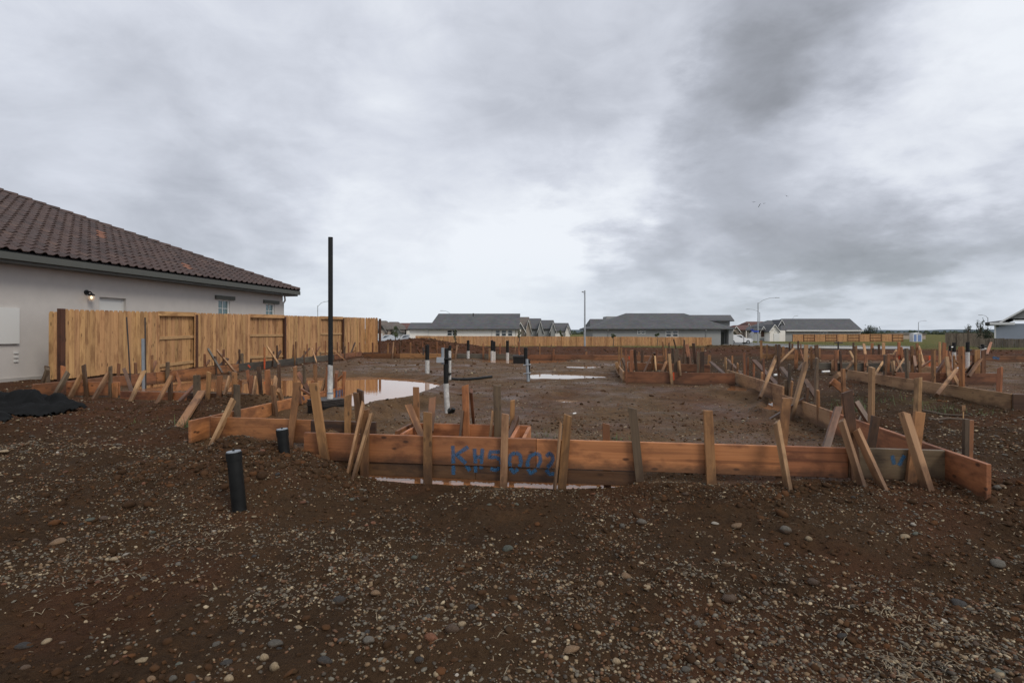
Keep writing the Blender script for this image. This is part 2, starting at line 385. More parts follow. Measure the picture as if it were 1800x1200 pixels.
def soilmat():
    m, nt, b = newmat('soil'); k = NB(nt); tc = k.n('ShaderNodeTexCoord').outputs['Object']
    z = k.n('ShaderNodeSeparateColor'); k.put(z.inputs[0], k.attr('zone').outputs['Color'])
    pad, grass, red = z.outputs[0], z.outputs[1], z.outputs[2]
    big = k.noise(tc, .55, 6, .6, .4); mid = k.noise(tc, 3.4, 6, .62); fine = k.noise(tc, 26, 6, .66); grit = k.noise(tc, 95, 3, .7)
    col = k.mix(k.rng(big, .36, .64), (.042, .0248, .0138), (.068, .0405, .0220))
    col = k.mix(k.rng(mid, .5, .72, 0, .75), col, (.082, .043, .0205))
    col = k.mix(k.rng(fine, .5, .72, 0, .7), col, (.017, .0092, .0055))
    col = k.mix(k.rng(grit, .60, .74, 0, .55), col, (.15, .11, .08))
    padc = k.mix(k.rng(mid, .35, .65), (.150, .087, .042), (.092, .053, .026)); padc = k.mix(k.rng(fine, .5, .7, 0, .7), padc, (.045, .027, .017)); padc = k.mix(k.rng(grit, .56, .72, 0, .6), padc, (.24, .18, .13))
    padc = k.mix(k.rng(big, .5, .66, 0, .5), padc, (.135, .066, .040))
    col = k.mix(pad, col, padc)
    redc = k.mix(k.rng(mid, .35, .65), (.115, .047, .024), (.062, .027, .016)); redc = k.mix(k.rng(fine, .5, .7, 0, .6), redc, (.035, .016, .01))
    col = k.mix(red, col, redc)
    gn = k.noise(tc, .25, 5, .65); gc = k.mix(k.rng(gn, .4, .62), (.085, .100, .030), (.160, .122, .050)); gc = k.mix(k.rng(mid, .45, .65, 0, .4), gc, (.055, .075, .024))
    col = k.mix(grass, col, gc)
    k.put(b.inputs['Base Color'], col)
    wet = k.rng(k.noise(tc, 1.1, 5, .6), .42, .66); rough = k.math('SUBTRACT', .88, k.math('MULTIPLY', wet, k.math('ADD', .15, k.math('MULTIPLY', pad, .40))))
    k.put(b.inputs['Roughness'], k.math('ADD', rough, k.math('MULTIPLY', grass, .15)))
    h = k.math('ADD', k.math('MULTIPLY', fine, .7), k.math('MULTIPLY', grit, .3)); h = k.math('ADD', h, k.math('MULTIPLY', mid, 1.4))
    k.put(b.inputs['Normal'], k.bump(h, .95, .05)); k.put(b.inputs['Specular IOR Level'], k.math('ADD', .05, k.math('MULTIPLY', pad, .09))); return m
soilmat()
def stonemat(name, stops, rough=.6):
    m, nt, b = newmat(name); k = NB(nt); tc = k.n('ShaderNodeTexCoord').outputs['Object']
    oi = k.n('ShaderNodeObjectInfo').outputs['Random']; isl = k.n('ShaderNodeNewGeometry').outputs['Random Per Island']
    r = k.math('FRACT', k.math('ADD', k.math('MULTIPLY', oi, 5.3), isl)); col = k.ramp(r, stops, 'CONSTANT')
    n = k.noise(tc, 42, 5, .6); col = k.mix(k.rng(n, .45, .7, 0, .45), col, (.075, .05, .036))
    k.put(b.inputs['Base Color'], col); k.put(b.inputs['Roughness'], k.rng(n, .3, .7, rough - .18, rough + .2)); k.put(b.inputs['Normal'], k.bump(n, .25, .003)); b.inputs['Specular IOR Level'].default_value = .06 if rough > .8 else .25; return m
GRAVEL = [(0, (.105, .090, .072)), (.16, (.135, .120, .102)), (.30, (.068, .060, .054)), (.44, (.175, .120, .075)), (.55, (.115, .060, .034)), (.66, (.15, .146, .135)), (.76, (.23, .175, .12)), (.85, (.165, .086, .050)), (.91, (.29, .25, .19)), (.965, (.44, .385, .30))]
stonemat('gravel', [(p, tuple(x * k for x, k in zip(c, (.95, .88, .74)))) for p, c in GRAVEL])
stonemat('clod', [(0, (.056, .029, .0145)), (.3, (.040, .022, .0115)), (.55, (.072, .036, .017)), (.8, (.048, .028, .0145)), (.93, (.095, .043, .019))], .9)
for nm, c in (('stone_cream', (.33, .25, .155)), ('stone_tan', (.20, .125, .068)), ('stone_grey', (.115, .102, .082)), ('stone_dark', (.038, .034, .030)), ('stone_rust', (.16, .066, .033)), ('stone_green', (.095, .102, .080)), ('stone_white', (.40, .36, .30)), ('stone_brown', (.09, .058, .037))):
    m_, nt_, b_ = newmat(nm); k_ = NB(nt_); tc_ = k_.n('ShaderNodeTexCoord').outputs['Object']; oi_ = k_.n('ShaderNodeObjectInfo').outputs['Random']
    n_ = k_.noise(tc_, 2.6, 6, .62, .3); n2_ = k_.noise(tc_, 11, 5, .6); sz_ = k_.n('ShaderNodeSeparateXYZ'); k_.put(sz_.inputs[0], tc_); mud_ = k_.rng(k_.math('ADD', sz_.outputs[2], k_.math('MULTIPLY', k_.math('SUBTRACT', n_, .5), 2.2)), -.15, .35, .85, 0); cc = k_.mix(k_.rng(n_, .42, .7, 0, .7), c, tuple(x * .5 for x in c)); cc = k_.mix(k_.rng(n2_, .55, .75, 0, .4), cc, (.06, .04, .03)); cc = k_.mix(mud_, cc, (.058, .031, .0155))
    hs = k_.n('ShaderNodeHueSaturation'); k_.put(hs.inputs['Color'], cc); k_.put(hs.inputs['Value'], k_.rng(oi_, 0, 1, .72, 1.12)); k_.put(b_.inputs['Base Color'], hs.outputs[0])
    k_.put(b_.inputs['Roughness'], k_.rng(n_, .3, .7, .45, .75)); k_.put(b_.inputs['Normal'], k_.bump(n2_, .35, .15)); b_.inputs['Specular IOR Level'].default_value = .3
plain('straw', (.21, .165, .105), .8); plain('grass_blade', (.075, .105, .03), .7, 0, 5, .5); plain('grass_dry', (.17, .145, .07), .8, 0, 5, .4)
def spraymat(name, col):
    m, nt, b = newmat(name); k = NB(nt); uv = k.n('ShaderNodeTexCoord'); sp = k.n('ShaderNodeSeparateXYZ'); k.put(sp.inputs[0], uv.outputs['UV'])
    e = k.math('SUBTRACT', 1.0, k.math('ABSOLUTE', k.math('SUBTRACT', k.math('MULTIPLY', sp.outputs[1], 2.0), 1.0)))
    n = k.noise(uv.outputs['Object'], 60, 5, .7); a = k.math('MULTIPLY', k.rng(e, .0, .5), k.rng(n, .25, .62, .5, 1.0))
    b.inputs['Base Color'].default_value = (*col, 1); b.inputs['Roughness'].default_value = .7; k.put(b.inputs['Alpha'], k.math('MULTIPLY', a, .72)); return m
spraymat('spray_blue', (.022, .125, .26)); spraymat('spray_red', (.75, .10, .03))
# ------------------------------------------------------------------ lines of the formwork (plan positions found from the photo and the level of the form tops)
ZM, ZG = 0.65, 0.51            # tops of the forms: main slab, lower garage slab
def pt(px, py, z): v = G(px, py, z); return (v.x, v.y)
def line_y(a, b, x): return a[1] + (b[1] - a[1]) * (x - a[0]) / (b[0] - a[0])
F0, F1 = pt(534, 760, ZG), pt(1663, 791, ZG)
L30, L31 = pt(336, 739, ZG), pt(607, 679, ZG)
R10, R11 = pt(1743, 816, ZG), pt(1362, 688, ZG)
def sd_poly(X, Y, poly):
    """signed distance in plan, negative inside"""
    d = np.full(X.shape, 1e9); ins = np.zeros(X.shape, bool); n = len(poly)
    for i in range(n):
        x0, y0 = poly[i]; x1, y1 = poly[(i + 1) % n]; ex, ey = x1 - x0, y1 - y0
        t = np.clip(((X - x0) * ex + (Y - y0) * ey) / (ex * ex + ey * ey), 0, 1)
        d = np.minimum(d, np.hypot(X - x0 - t * ex, Y - y0 - t * ey))
        c = ((y0 <= Y) & (Y < y1)) | ((y1 <= Y) & (Y < y0))
        if ey != 0: ins ^= c & (X < x0 + (Y - y0) / ey * ex)
    return np.where(ins, -d, d)
# puddles: name, water level, outline in plan, depth of the hollow, shore width
PUD = [
    ('big', .345, [pt(a, b, .345) for a, b in ((208, 693), (262, 672), (330, 666), (420, 667), (500, 664), (590, 664), (650, 662), (740, 668), (776, 677), (745, 688), (722, 699), (680, 706), (640, 711), (606, 722), (594, 700), (560, 704), (470, 700), (420, 694), (330, 694))], .10, .35),
    ('pale', .375, [pt(a, b, .375) for a, b in ((922, 658), (960, 656), (1010, 658), (1064, 661), (1066, 665), (1000, 667), (930, 667))], .05, .35),
    ('rear', .41, [pt(a, b, .41) for a, b in ((842, 637), (856, 631), (900, 630), (975, 630), (1000, 634), (975, 639), (905, 641))], .07, .6),
    ('corner', .37, [pt(a, b, .37) for a, b in ((1268, 688), (1288, 677), (1317, 684), (1304, 691))], .06, .2),
    ('side', .30, [pt(a, b, .30) for a, b in ((1340, 720), (1356, 702), (1377, 716), (1366, 724))], .06, .12),
    ('lot', .41, [pt(a, b, .41) for a, b in ((1596, 645), (1606, 635), (1660, 633), (1716, 637), (1720, 648), (1660, 650))], .07, .4),
    ('thin', .395, [pt(a, b, .395) for a, b in ((995, 644), (1040, 643), (1064, 645), (1030, 647), (998, 646))], .03, .4),
    ('gloss', .27, [pt(a, b, .27) for a, b in ((972, 704), (990, 702), (1018, 705), (998, 708))], .025, .2),
]
BASES = [pt(a, b, .10) for a, b in ((612, 836), (622, 843), (753, 848), (886, 856), (980, 858), (1126, 856), (1250, 850), (1388, 868), (1517, 860), (1552, 858), (1605, 850), (1636, 872), (573, 822), (420, 905), (503, 824))] + [pt(a, b, .22) for a, b in ((368, 786), (300, 772))]
FT = [(-3.0, .20), (-2.4, .27), (-2.05, .26), (-1.75, .20), (-1.55, .09), (-1.35, .045), (-.85, .038), (-.1, .035), (.5, .04), (.9, .06), (1.2, .12), (1.85, .15), (2.5, .185), (3.1, .22), (3.6, .21), (4.0, .25), (4.6, .28), (6, .3)]
def terrain(X, Y, detail=True):
    X = np.asarray(X, float); Y = np.asarray(Y, float)
    z = np.interp(Y, [-50, 3.0, 4.5, 6.7, 10, 13, 26, 30, 45, 75, 90, 400, 3000], [0, 0, .06, .22, .37, .39, .43, .42, .30, -.35, -.5, -.6, -.6])
    right = sst(4.2, 6.0, X - .15 * (Y - 5)); z = z + right * sst(4.0, 5.5, Y) * (1 - sst(9, 14, Y)) * .10
    # garage pad, inside the lower forms
    fy = line_y(F0, F1, X); s = Y - fy
    lx = L30[0] + (L31[0] - L30[0]) * (Y - L30[1]) / (L31[1] - L30[1]); rx = R10[0] + (R11[0] - R10[0]) * (Y - R10[1]) / (R11[1] - R10[1])
    inside = sst(-.05, .25, X - lx) * sst(-.05, .12, rx - X) * sst(.0, .15, s) * (1 - sst(9.5, 12, Y))
    z = z * (1 - inside) + inside * np.interp(Y, [6, 9, 12], [.19, .24, .34])
    # soil along the foot of the near board, and the flooded trench behind it
    fz = np.interp(X, [p[0] for p in FT], [p[1] for p in FT])
    nearf = sst(-1.6, -.15, s) * (1 - sst(-.02, .16, s)) * sst(-3.4, -2.4, X)
    z = z * (1 - nearf) + nearf * fz
    tr = sst(-.06, .12, s) * (1 - sst(.42, .75, s)) * sst(-1.95, -1.65, X) * (1 - sst(1.05, 1.45, X))
    z = z - tr * np.maximum(z + .03, 0)
    # heaps of dug soil
    for cx, cy, ax, ay, h in ((-2.95, 6.12, .40, .36, .27), (-2.5, 5.7, .4, .3, .10), (-2.02, 6.33, .24, .20, .28), (-3.6, 5.6, .6, .5, .07), (-1.8, 5.4, .5, .3, .06), (-2.7, 5.25, .9, .55, .10), (-4.6, 8.8, 1.2, .5, .10), (-7.8, 9.2, 1.3, .6, .10), (-4.5, 9.45, .5, .25, .14), (-4.0, 9.5, .4, .25, .10), (-7.0, 7.7, .9, .6, .12), (4.4, 4.5, .35, .5, .04), (-3.0, 3.6, 1.2, .5, .06), (1.0, 3.4, 1.6, .5, .04), (3.4, 3.4, 1.2, .6, -.05), (-1.0, 2.7, 1.5, .4, .03)):
        z = z + h * np.exp(-((X - cx) / ax) ** 2 - ((Y - cy) / ay) ** 2)
    for cx, cy, ax, ay, h in ((-5.4, 34, 3.1, 2.0, .66), (-8, 36, 2.6, 2, .42), (-2, 36, 5, 2.5, .22), (15.5, 40, 3.2, 2.4, .30), (20, 44, 4, 3, .25), (4, 42, 9, 3, .2), (11, 30, 4, 1.6, .16), (22, 32, 6, 2, .15)):
        z = z + h * np.exp(-((X - cx) / ax) ** 2 - ((Y - cy) / ay) ** 2)
    for bx, by in BASES:
        z = z + .035 * np.exp(-((X - bx) / .10) ** 2 - ((Y - by) / .08) ** 2)
    if detail:
        k = (1 - sst(20, 60, Y)) * (1 - .8 * np.exp(-((s + .12) / .38) ** 2) * sst(-1.7, -1.4, X) * (1 - sst(1.0, 1.4, X))); pad = padmask(X, Y)
        z = z + .085 * fbm(X * .75, Y * .75, 3, 3) * k * (1 - .75 * pad) + .030 * fbm(X * 3.1, Y * 3.1, 4, 8) * k * (1 - .45 * pad)
        nr = k * (1 - sst(8, 12, Y)); z = z + .020 * fbm(X * 11, Y * 11, 3, 21) * nr * (1 - .5 * pad) + .085 * np.maximum(fbm(X * 3.6, Y * 3.6, 4, 31), 0) * nr * (1 - .8 * pad)
        z = z + (.06 * fbm(X * .5, Y * .5, 4, 77) + .13 * np.maximum(fbm(X * 1.7, Y * 1.7, 4, 78), -.1)) * sst(27, 32, Y) * (1 - sst(48, 62, Y))
    for nm, lv, poly, dep, shore in PUD:
        xs = [p[0] for p in poly]; ys = [p[1] for p in poly]
        m = (X > min(xs) - 1) & (X < max(xs) + 1) & (Y > min(ys) - 1) & (Y < max(ys) + 1)
        if not m.any(): continue
        xx, yy = X[m], Y[m]; d = sd_poly(xx, yy, poly) + .22 * shore * fbm(xx * 2.3, yy * 2.3, 4, 5) / .5 + .02 * fbm(xx * 11, yy * 11, 3, 6)
        t = sst(-shore, shore, d); zz = z[m]; rough = zz - np.interp(yy, [6, 9, 12, 13, 26], [.19, .24, .36, .39, .43])
        tgt = lv + (t - .5) * 2 * dep + .25 * np.clip(rough, -.05, .05)
        b = 1 - sst(shore * .6, shore * 2.2, d); z[m] = zz * (1 - b) + tgt * b
    return z
SLAB = [pt(59, 675, ZM), pt(209, 671, ZM), pt(230, 690, ZG), pt(450, 692, ZG), (-3.6, 8.6), L30, (-3.5, 6.9), F0, F1, R10, R11, pt(1377, 678, ZM), pt(1294, 656, ZM), pt(1098, 653, ZM), pt(1084, 637, ZM), pt(1165, 624, ZM), pt(640, 620, ZM)]
SLAB2 = [pt(1800, 692, ZM), pt(1780, 692, ZM), pt(1493, 650, ZM), pt(1440, 622, ZM), pt(1800, 625, ZM)]
def padmask(X, Y):
    r = np.zeros(X.shape)
    for po in (SLAB, SLAB2):
        m = (Y > 4) & (Y < 32)
        if m.any(): r[m] = np.maximum(r[m], 1 - sst(-.15, .25, sd_poly(X[m], Y[m], po)))
    return r
def gz(x, y): return float(terrain(np.array([x]), np.array([y]))[0])
def build_ground():
    def span(*seg):
        out = []
        for a, b, st in seg: out += list(np.arange(a, b, st))
        return np.array(out + [seg[-1][1]])
    geo = lambda a, b, n: list(np.geomspace(a, b, n))
    xs = np.array([-x for x in geo(30, 4000, 16)][::-1] + list(np.arange(-29, -10, .33)) + list(np.arange(-10, 10, .042)) + list(np.arange(10, 29, .33)) + geo(30, 4000, 16))
    ys = np.array(list(np.arange(-6, 1.4, .25)) + list(np.arange(1.4, 8.5, .036)) + list(np.arange(8.5, 28, .095)) + list(np.arange(28, 60, .22)) + list(np.arange(60, 140, 2.5)) + geo(142, 5000, 24))
    X, Y = np.meshgrid(xs, ys); Z = terrain(X, Y); nx, ny = len(xs), len(ys)
    v = np.stack([X, Y, Z], -1).reshape(-1, 3); i = np.arange(nx * ny).reshape(ny, nx)
    q = np.stack([i[:-1, :-1], i[:-1, 1:], i[1:, 1:], i[1:, :-1]], -1).reshape(-1, 4)
    me = big_mesh('ground', v, q, True, True)
    pad = padmask(X, Y)
    gr = sst(36, 47, Y + 6 * fbm(X * .12, Y * .12, 3, 4)) * sst(8, 15, X - .02 * Y + 4 * fbm(X * .2, Y * .2, 3, 9)); gr = np.maximum(gr, sst(70, 84, Y)); gr = np.maximum(gr, .55 * sst(.15, .5, fbm(X * 1.3, Y * 1.3, 4, 14)) * sst(5.4, 6.2, X - .15 * (Y - 5)) * sst(6, 8, Y) * (1 - sst(9.5, 12, Y)))
    red = sst(26.5, 29, Y) * (1 - gr) * .8; red = np.maximum(red, .55 * sst(-4.2, -5.2, X) * sst(6.5, 8.5, Y)); red = np.maximum(red, .4 * sst(.1, .45, fbm(X * .9, Y * .9, 4, 41)))
    red = red * (1 - .8 * pad); red = np.maximum(red, .5 * pad * sst(.1, .5, fbm(X * .6, Y * .6, 4, 51)))
    col = np.stack([pad, gr, red, np.ones_like(pad)], -1).reshape(-1, 4).astype(np.float32)
    at = me.color_attributes.new('zone', 'FLOAT_COLOR', 'POINT'); at.data.foreach_set('color', col.ravel())
    o = add('ground', me, M['soil']); tag(o, 'brown gravelly dirt ground of the building site', kind='structure')
build_ground()
def build_water():
    names = {'big': ('orange brown puddle reflecting the fence and sky inside the forms', 'muddy_water'), 'pale': ('thin pale puddle beside the strapped black pipe', 'muddy_water_pale'), 'rear': ('narrow orange puddle along the far form board', 'muddy_water'), 'corner': ('small orange puddle in the corner of the forms', 'muddy_water'), 'side': ('tiny orange puddle at the stepped form boards', 'muddy_water'), 'lot': ('orange puddle in the neighbouring slab forms', 'muddy_water'), 'thin': ('thin streak of water on the far pad', 'muddy_water_pale'), 'gloss': ('small shiny wet patch on the garage pad', 'muddy_water_pale')}
    for nm, lv, poly, dep, shore in PUD:
        c = Vector((sum(p[0] for p in poly) / len(poly), sum(p[1] for p in poly) / len(poly), lv)); v = []
        n = len(poly)
        for i, (x, y) in enumerate(poly):      # grown outwards: the ground itself cuts the shoreline
            xa, ya = poly[i - 1]; xb, yb = poly[(i + 1) % n]; tx, ty = xb - xa, yb - ya; L_ = math.hypot(tx, ty)
            ar = sum(poly[j][0] * poly[(j + 1) % n][1] - poly[(j + 1) % n][0] * poly[j][1] for j in range(n)); sg = 1 if ar > 0 else -1
            g_ = shore * .9; v.append((x + sg * ty / L_ * g_ - c.x, y - sg * tx / L_ * g_ - c.y, 0))
        o = add('puddle', mesh('puddle', v, [tuple(range(n))] if True else []), M[names[nm][1]], None, c); tag(o, names[nm][0], kind='structure')
    # the flooded trench behind the near board
    v = []
    for x in np.linspace(-2.0, 1.5, 8): v.append((x, line_y(F0, F1, x) - .10, .035))
    for x in np.linspace(1.5, -2.0, 8): v.append((x, line_y(F0, F1, x) + .85, .035))
    o = add('puddle', mesh('puddle', v, [tuple(range(16))]), M['muddy_water']); tag(o, 'water filled footing trench under the spray painted board', kind='structure')
build_water()
# ------------------------------------------------------------------ formwork: boards, stakes, braces
TONE = {'o': 'wood_orange', 't': 'wood_tan', 'l': 'wood_light', 'd': 'wood_dark', 'r': 'wood_red', 'g': 'wood_grey', 'k': 'wood_greygreen', 'p': 'wood_pale', 'm': 'wood_moss'}
def ray_line(px, a, b):
    """where the sight line through photo column px meets the plan line a-b"""
    m = (px - CX) / FPX; dx, dy = b[0] - a[0], b[1] - a[1]
    t = (m * a[1] - a[0]) / (dx - m * dy); return a[1] + t * dy
class Run:
    def __init__(s, label, a, b, za=ZM):
        """a, b: photo pixels of the top edge of the run"""
        s.a, s.b = pt(*a, za), pt(*b, za); s.za = za; s.dir = Vector((s.b[0] - s.a[0], s.b[1] - s.a[1], 0)).normalized()
        s.root = empty('concrete_formwork', ((s.a[0] + s.b[0]) / 2, (s.a[1] + s.b[1]) / 2, gz((s.a[0] + s.b[0]) / 2, (s.a[1] + s.b[1]) / 2)), label, 'formwork', 'timber forms staked out for the slabs')
    def board(s, t0, t1, tone, h=.27, top=0.0, back=0.0, th=.038, name='form_board', tilt=0.0):
        """t: fractions along the run; back: metres set away from the camera side"""
        n = Vector((-s.dir.y, s.dir.x, 0)); n = n if n.y > 0 or (abs(n.y) < .3 and n.x > 0) else -n
        A = Vector((s.a[0] + (s.b[0] - s.a[0]) * t0, s.a[1] + (s.b[1] - s.a[1]) * t0, s.za + top - h / 2)) + n * (back + th / 2)
        B = Vector((s.a[0] + (s.b[0] - s.a[0]) * t1, s.a[1] + (s.b[1] - s.a[1]) * t1, s.za + top + tilt - h / 2)) + n * (back + th / 2)
        v, f = cbox(th, h, (B - A).length, .004, .0015)
        o = add(name, mesh(name, v, f), M[TONE[tone]], s.root, A, frame(B - A, n)); yz = (B - A).normalized().cross(n).z; o.color = (1, 0 if yz > 0 else .5, 1, 1); return o
    def items(s, txt, Yfix=None):
        for ln in txt.strip().splitlines():
            q = ln.split()
            if not q or q[0] == '#': continue
            kind, (xt, yt, xb, yb, w), tone = q[0], map(float, q[1:6]), q[6]; o1 = float(q[7]) if len(q) > 7 else 0.0; o2 = float(q[8]) if len(q) > 8 else o1
            if Yfix: Y1 = Y2 = Yfix
            elif kind == 's': Y1 = Y2 = ray_line(xb, s.a, s.b)
            else: Y1 = ray_line((xt + xb) / 2, s.a, s.b); Y2 = Y1
            T = P(xt, yt, Y1 + o1); B = P(xb, yb, Y2 + o2); wm = min(max(w * Y1 / FPX, .028), .11)
            ax = (B - T).normalized(); g = gz(B.x, B.y); ext = .14
            if ax.z < -.2: ext = max(.05, min(.9 if kind == 's' else .10, (B.z - g + .10) / -ax.z))
            B = B + ax * ext
            if kind == 's': o = bar('stake', B, T, wm, .038, s.dir, M[TONE[tone]], s.root, .003, .004, rnd.uniform(-.012, .012))
            else: o = bar('brace', B, T, wm, .085 if wm < .06 else .04, Vector((1, 0, 0)), M[TONE[tone]], s.root, .003, .004, rnd.uniform(-.015, .015))
            o.color = (0, 1, 1, 1)
def ribbon(name, strokes, width, mat, parent, plane):
    """spray paint: thin flat strokes on a plane; plane(x, z) -> world point; loose strokes are parts of their own"""
    if name == 'spray_paint' and len(strokes) > 1: return [ribbon(name, [q], width, mat, parent, plane) for q in strokes]
    v, f, uv = [], [], []
    for st in strokes:
        pts = []
        for i in range(len(st) - 1):
            for k in range(4): pts.append((st[i][0] + (st[i + 1][0] - st[i][0]) * k / 4, st[i][1] + (st[i + 1][1] - st[i][1]) * k / 4))
        pts.append(st[-1]); n0 = len(v)
        for i, p in enumerate(pts):
            a, b = pts[max(i - 1, 0)], pts[min(i + 1, len(pts) - 1)]; dx, dz = b[0] - a[0], b[1] - a[1]; L_ = math.hypot(dx, dz) or 1
            w = width * rnd.uniform(.9, 1.1) / 2
            v.append(plane(p[0] - dz / L_ * w, p[1] + dx / L_ * w)); v.append(plane(p[0] + dz / L_ * w, p[1] - dx / L_ * w)); uv += [(i / 8, 0), (i / 8, 1)]
        for i in range(len(pts) - 1): f.append((n0 + 2 * i, n0 + 2 * i + 1, n0 + 2 * i + 3, n0 + 2 * i + 2))
    base = Vector((0, 0, 0)); p = parent
    while p is not None: base += p.location; p = p.parent
    me = mesh(name, [Vector(x) - base for x in v], f); ul = me.uv_layers.new(name='UVMap')
    for lp in me.loops: ul.data[lp.index].uv = uv[lp.vertex_index]
    return add(name, me, mat, parent, base)
# ---- F: the long near board with the blue lettering
F = Run('long near form board with blue spray painted letters and leaning stakes', (534, 760), (1663, 791), ZG)
F.board(0, .40, 'o', .285); F.board(.4005, .775, 'o', .28, -.003, .0); F.board(.7755, .868, 'o', .275, -.004, .0); F.board(.8685, 1.0, 'm', .275, -.002, .0)
F.board(.005, .30, 'd', .135, -.288, .012); F.board(.3005, .56, 'd', .14, -.288, .010)
F.items('''
s 551 673 573 818 15 t -.05
b 639 707 612 832 4.5 p -.07 -.28
b 653 727 621 840 4.5 p -.07 -.30
s 642 720 641 835 15 t -.03
s 752 724 752 843 15 t -.03
s 888 727 885 852 13 p -.03
s 998 729 988 855 14 t -.03
b 986 742 976 855 3.5 l -.06 -.12
s 1112 717 1126 853 14 g -.03
s 1244 721 1250 848 16 t -.03
s 1383 699 1369 845 15 t .05
b 1365 741 1388 868 7 p -.06 -.25
s 1489 688 1505 843 16 d -.03
b 1479 738 1517 860 6 p -.08 -.30
b 1505 755 1552 858 6 p -.08 -.30
s 1616 724 1601 847 16 t -.03
b 1589 726 1636 873 11 p -.10 -.30
s 1065 744 1066 790 13 r .10
b 1474 715 1451 790 12 r .45 .20
s 1540 731 1530 792 14 d .10
''')
def plane_f(px, py):
    Y = ray_line(px, F.a, F.b) - .0025; return P(px, py, Y)
lw = 5.0
UP = [[(796, 783), (797, 814)], [(823, 785), (800, 800)], [(803, 799), (819, 814)], [(834, 788), (836, 814)], [(848, 788), (846, 815)], [(836, 803), (847, 803)],
      [(879, 794), (862, 794), (860, 803), (872, 803), (880, 808), (881, 816)], [(906, 795), (897, 800), (895, 812), (897, 819)], [(906, 795), (914, 799), (916, 812), (913, 820)],
      [(943, 796), (932, 801), (927, 813), (928, 820)], [(943, 796), (949, 800), (950, 810), (945, 821)], [(960, 802), (966, 796), (971, 801), (972, 808), (968, 815), (962, 821)]]
LO = [[(797, 817), (797, 834)], [(819, 817), (826, 827)], [(836, 818), (836, 830)], [(846, 818), (846, 824)], [(880, 820), (872, 826), (862, 823)], [(897, 822), (903, 830), (911, 824)], [(928, 824), (933, 832), (943, 825)], [(960, 825), (966, 833), (978, 832)]]
for i_, j_ in ((0, 3), (3, 6), (6, 7), (7, 9), (9, 11), (11, 12)): ribbon('painted_letter', UP[i_:j_], 8.5, M['spray_blue'], F.root, plane_f)
for st_ in LO: ribbon('painted_letter_foot', [st_], 8.5, M['spray_blue'], F.root, lambda x, y: P(x, y, ray_line(x, F.a, F.b) + .0085))
ribbon('spray_paint', [[(1568, 800), (1572, 816)], [(1590, 800), (1580, 818)]], 9, M['spray_blue'], F.root, plane_f)
# ---- R1 / R2: the boards running away on the right
R1 = Run('form boards running away from the near right corner, jutting past it', (1743, 816), (1362, 688), ZG)
R1.board(0, .55, 'o', .285); R1.board(.5502, 1.0, 'p', .285, .002)
R1.items('''
s 1533 645 1531 745 13 l .12
s 1614 664 1611 775 15 l .12
s 1436 629 1434 712 9 g .15
s 1482 648 1484 732 9 t .15
b 1462 669 1486 688 12 o .1 .1
b 1477 657 1464 668 4 l .12 .2
b 1505 706 1526 740 9 d .3 .15
b 1417 638 1391 733 6 p -.05 -.25
b 1414 667 1430 691 9 d .5 .2
s 1381 668 1381 696 8 g .2
s 1388 640 1387 696 6 g .3
''')
ribbon('spray_paint', [[(1424, 709), (1425, 748)], [(1411, 709), (1421, 716)]], 4, M['spray_blue'], R1.root, lambda x, y: P(x, y, ray_line(x, R1.a, R1.b) - .03))
R2 = Run('upper form boards stepping on from the right run to the inner corner', (1379, 679), (1280, 650), ZM)
R2.board(0, .38, 'p', .285); R2.board(.38, 1.0, 'p', .285, .003)
R2.items('''
b 1364 627 1339 691 5 l .0 -.35
s 1369 606 1369 676 5 d .5
b 1325 633 1364 674 9 d 1.2 .25
s 1308 620 1309 658 5 r .3
s 1325 632 1325 663 4 r .5
s 1287 625 1287 653 4 t .3
b 1279 632 1302 656 5 d 1.0 .2
b 1276 628 1275 654 3 l .2 .2
s 1342 630 1343 668 4 r .5
b 1373 646 1389 666 8 d .8 .2
''')
# ---- C1..C3: cross boards at the inner corner
C1 = Run('cross form board with an orange marked stake at the inner corner', (1098, 653), (1293, 656), ZM)
C1.board(0, .995, 'r', .27)
C1.items('''
b 1176 622 1181 675 5 l .0 -.08
s 1190 614 1187 653 7 g .1
b 1193 634 1195 653 3.5 l .05 .0
s 1110 615 1110 653 6 r .2
s 1115 614 1119 653 5 d .3
s 1228 619 1227 654 4 g .1
s 1234 618 1234 654 7 d .1
b 1249 636 1270 655 6 d 1.0 .2
''')
ribbon('spray_paint', [[(1184, 654), (1184, 668)]], 4, M['spray_red'], C1.root, lambda x, y: P(x, y, ray_line(x, C1.a, C1.b) - .012))
C2 = Run('short pale form board turning back from the inner corner', (1098, 653), (1084, 637), ZM)
C2.board(.01, 1.0, 'p', .27)
C2.items('''
b 1083 637 1097 676 5 p -.3 -.1
b 1090 652 1084 661 3.5 l -.2 -.4
s 1088 609 1088 640 3 t .2
s 1092 611 1093 645 3 t .3
b 1094 630 1102 651 4 d .5 .3
s 1100 614 1101 651 9 r .3
''')
C3 = Run('second cross form board standing behind the inner corner', (1104, 637), (1248, 641), ZM)
C3.board(0, .5, 'r', .27); C3.board(.501, 1.0, 'r', .27, .003)
C3.items('''
s 1155 614 1153 640 3.5 r .2
b 1150 620 1147 637 4.5 d .2 .3
b 1151 626 1153 652 3 l .0 -.2
s 1165 600 1166 624 3 t 3
s 1176 602 1176 622 2 d 3
s 1203 597 1202 630 3 d .5
b 1207 605 1212 637 6 o .2 .1
s 1219 603 1222 636 5 d .2
s 1235 610 1234 637 5 t .2
s 1247 624 1246 640 5 t .2
s 1182 612 1184 640 4 g .4
s 1170 612 1171 634 3 t 1
b 1184 596 1188 612 2 d 4 4
''')
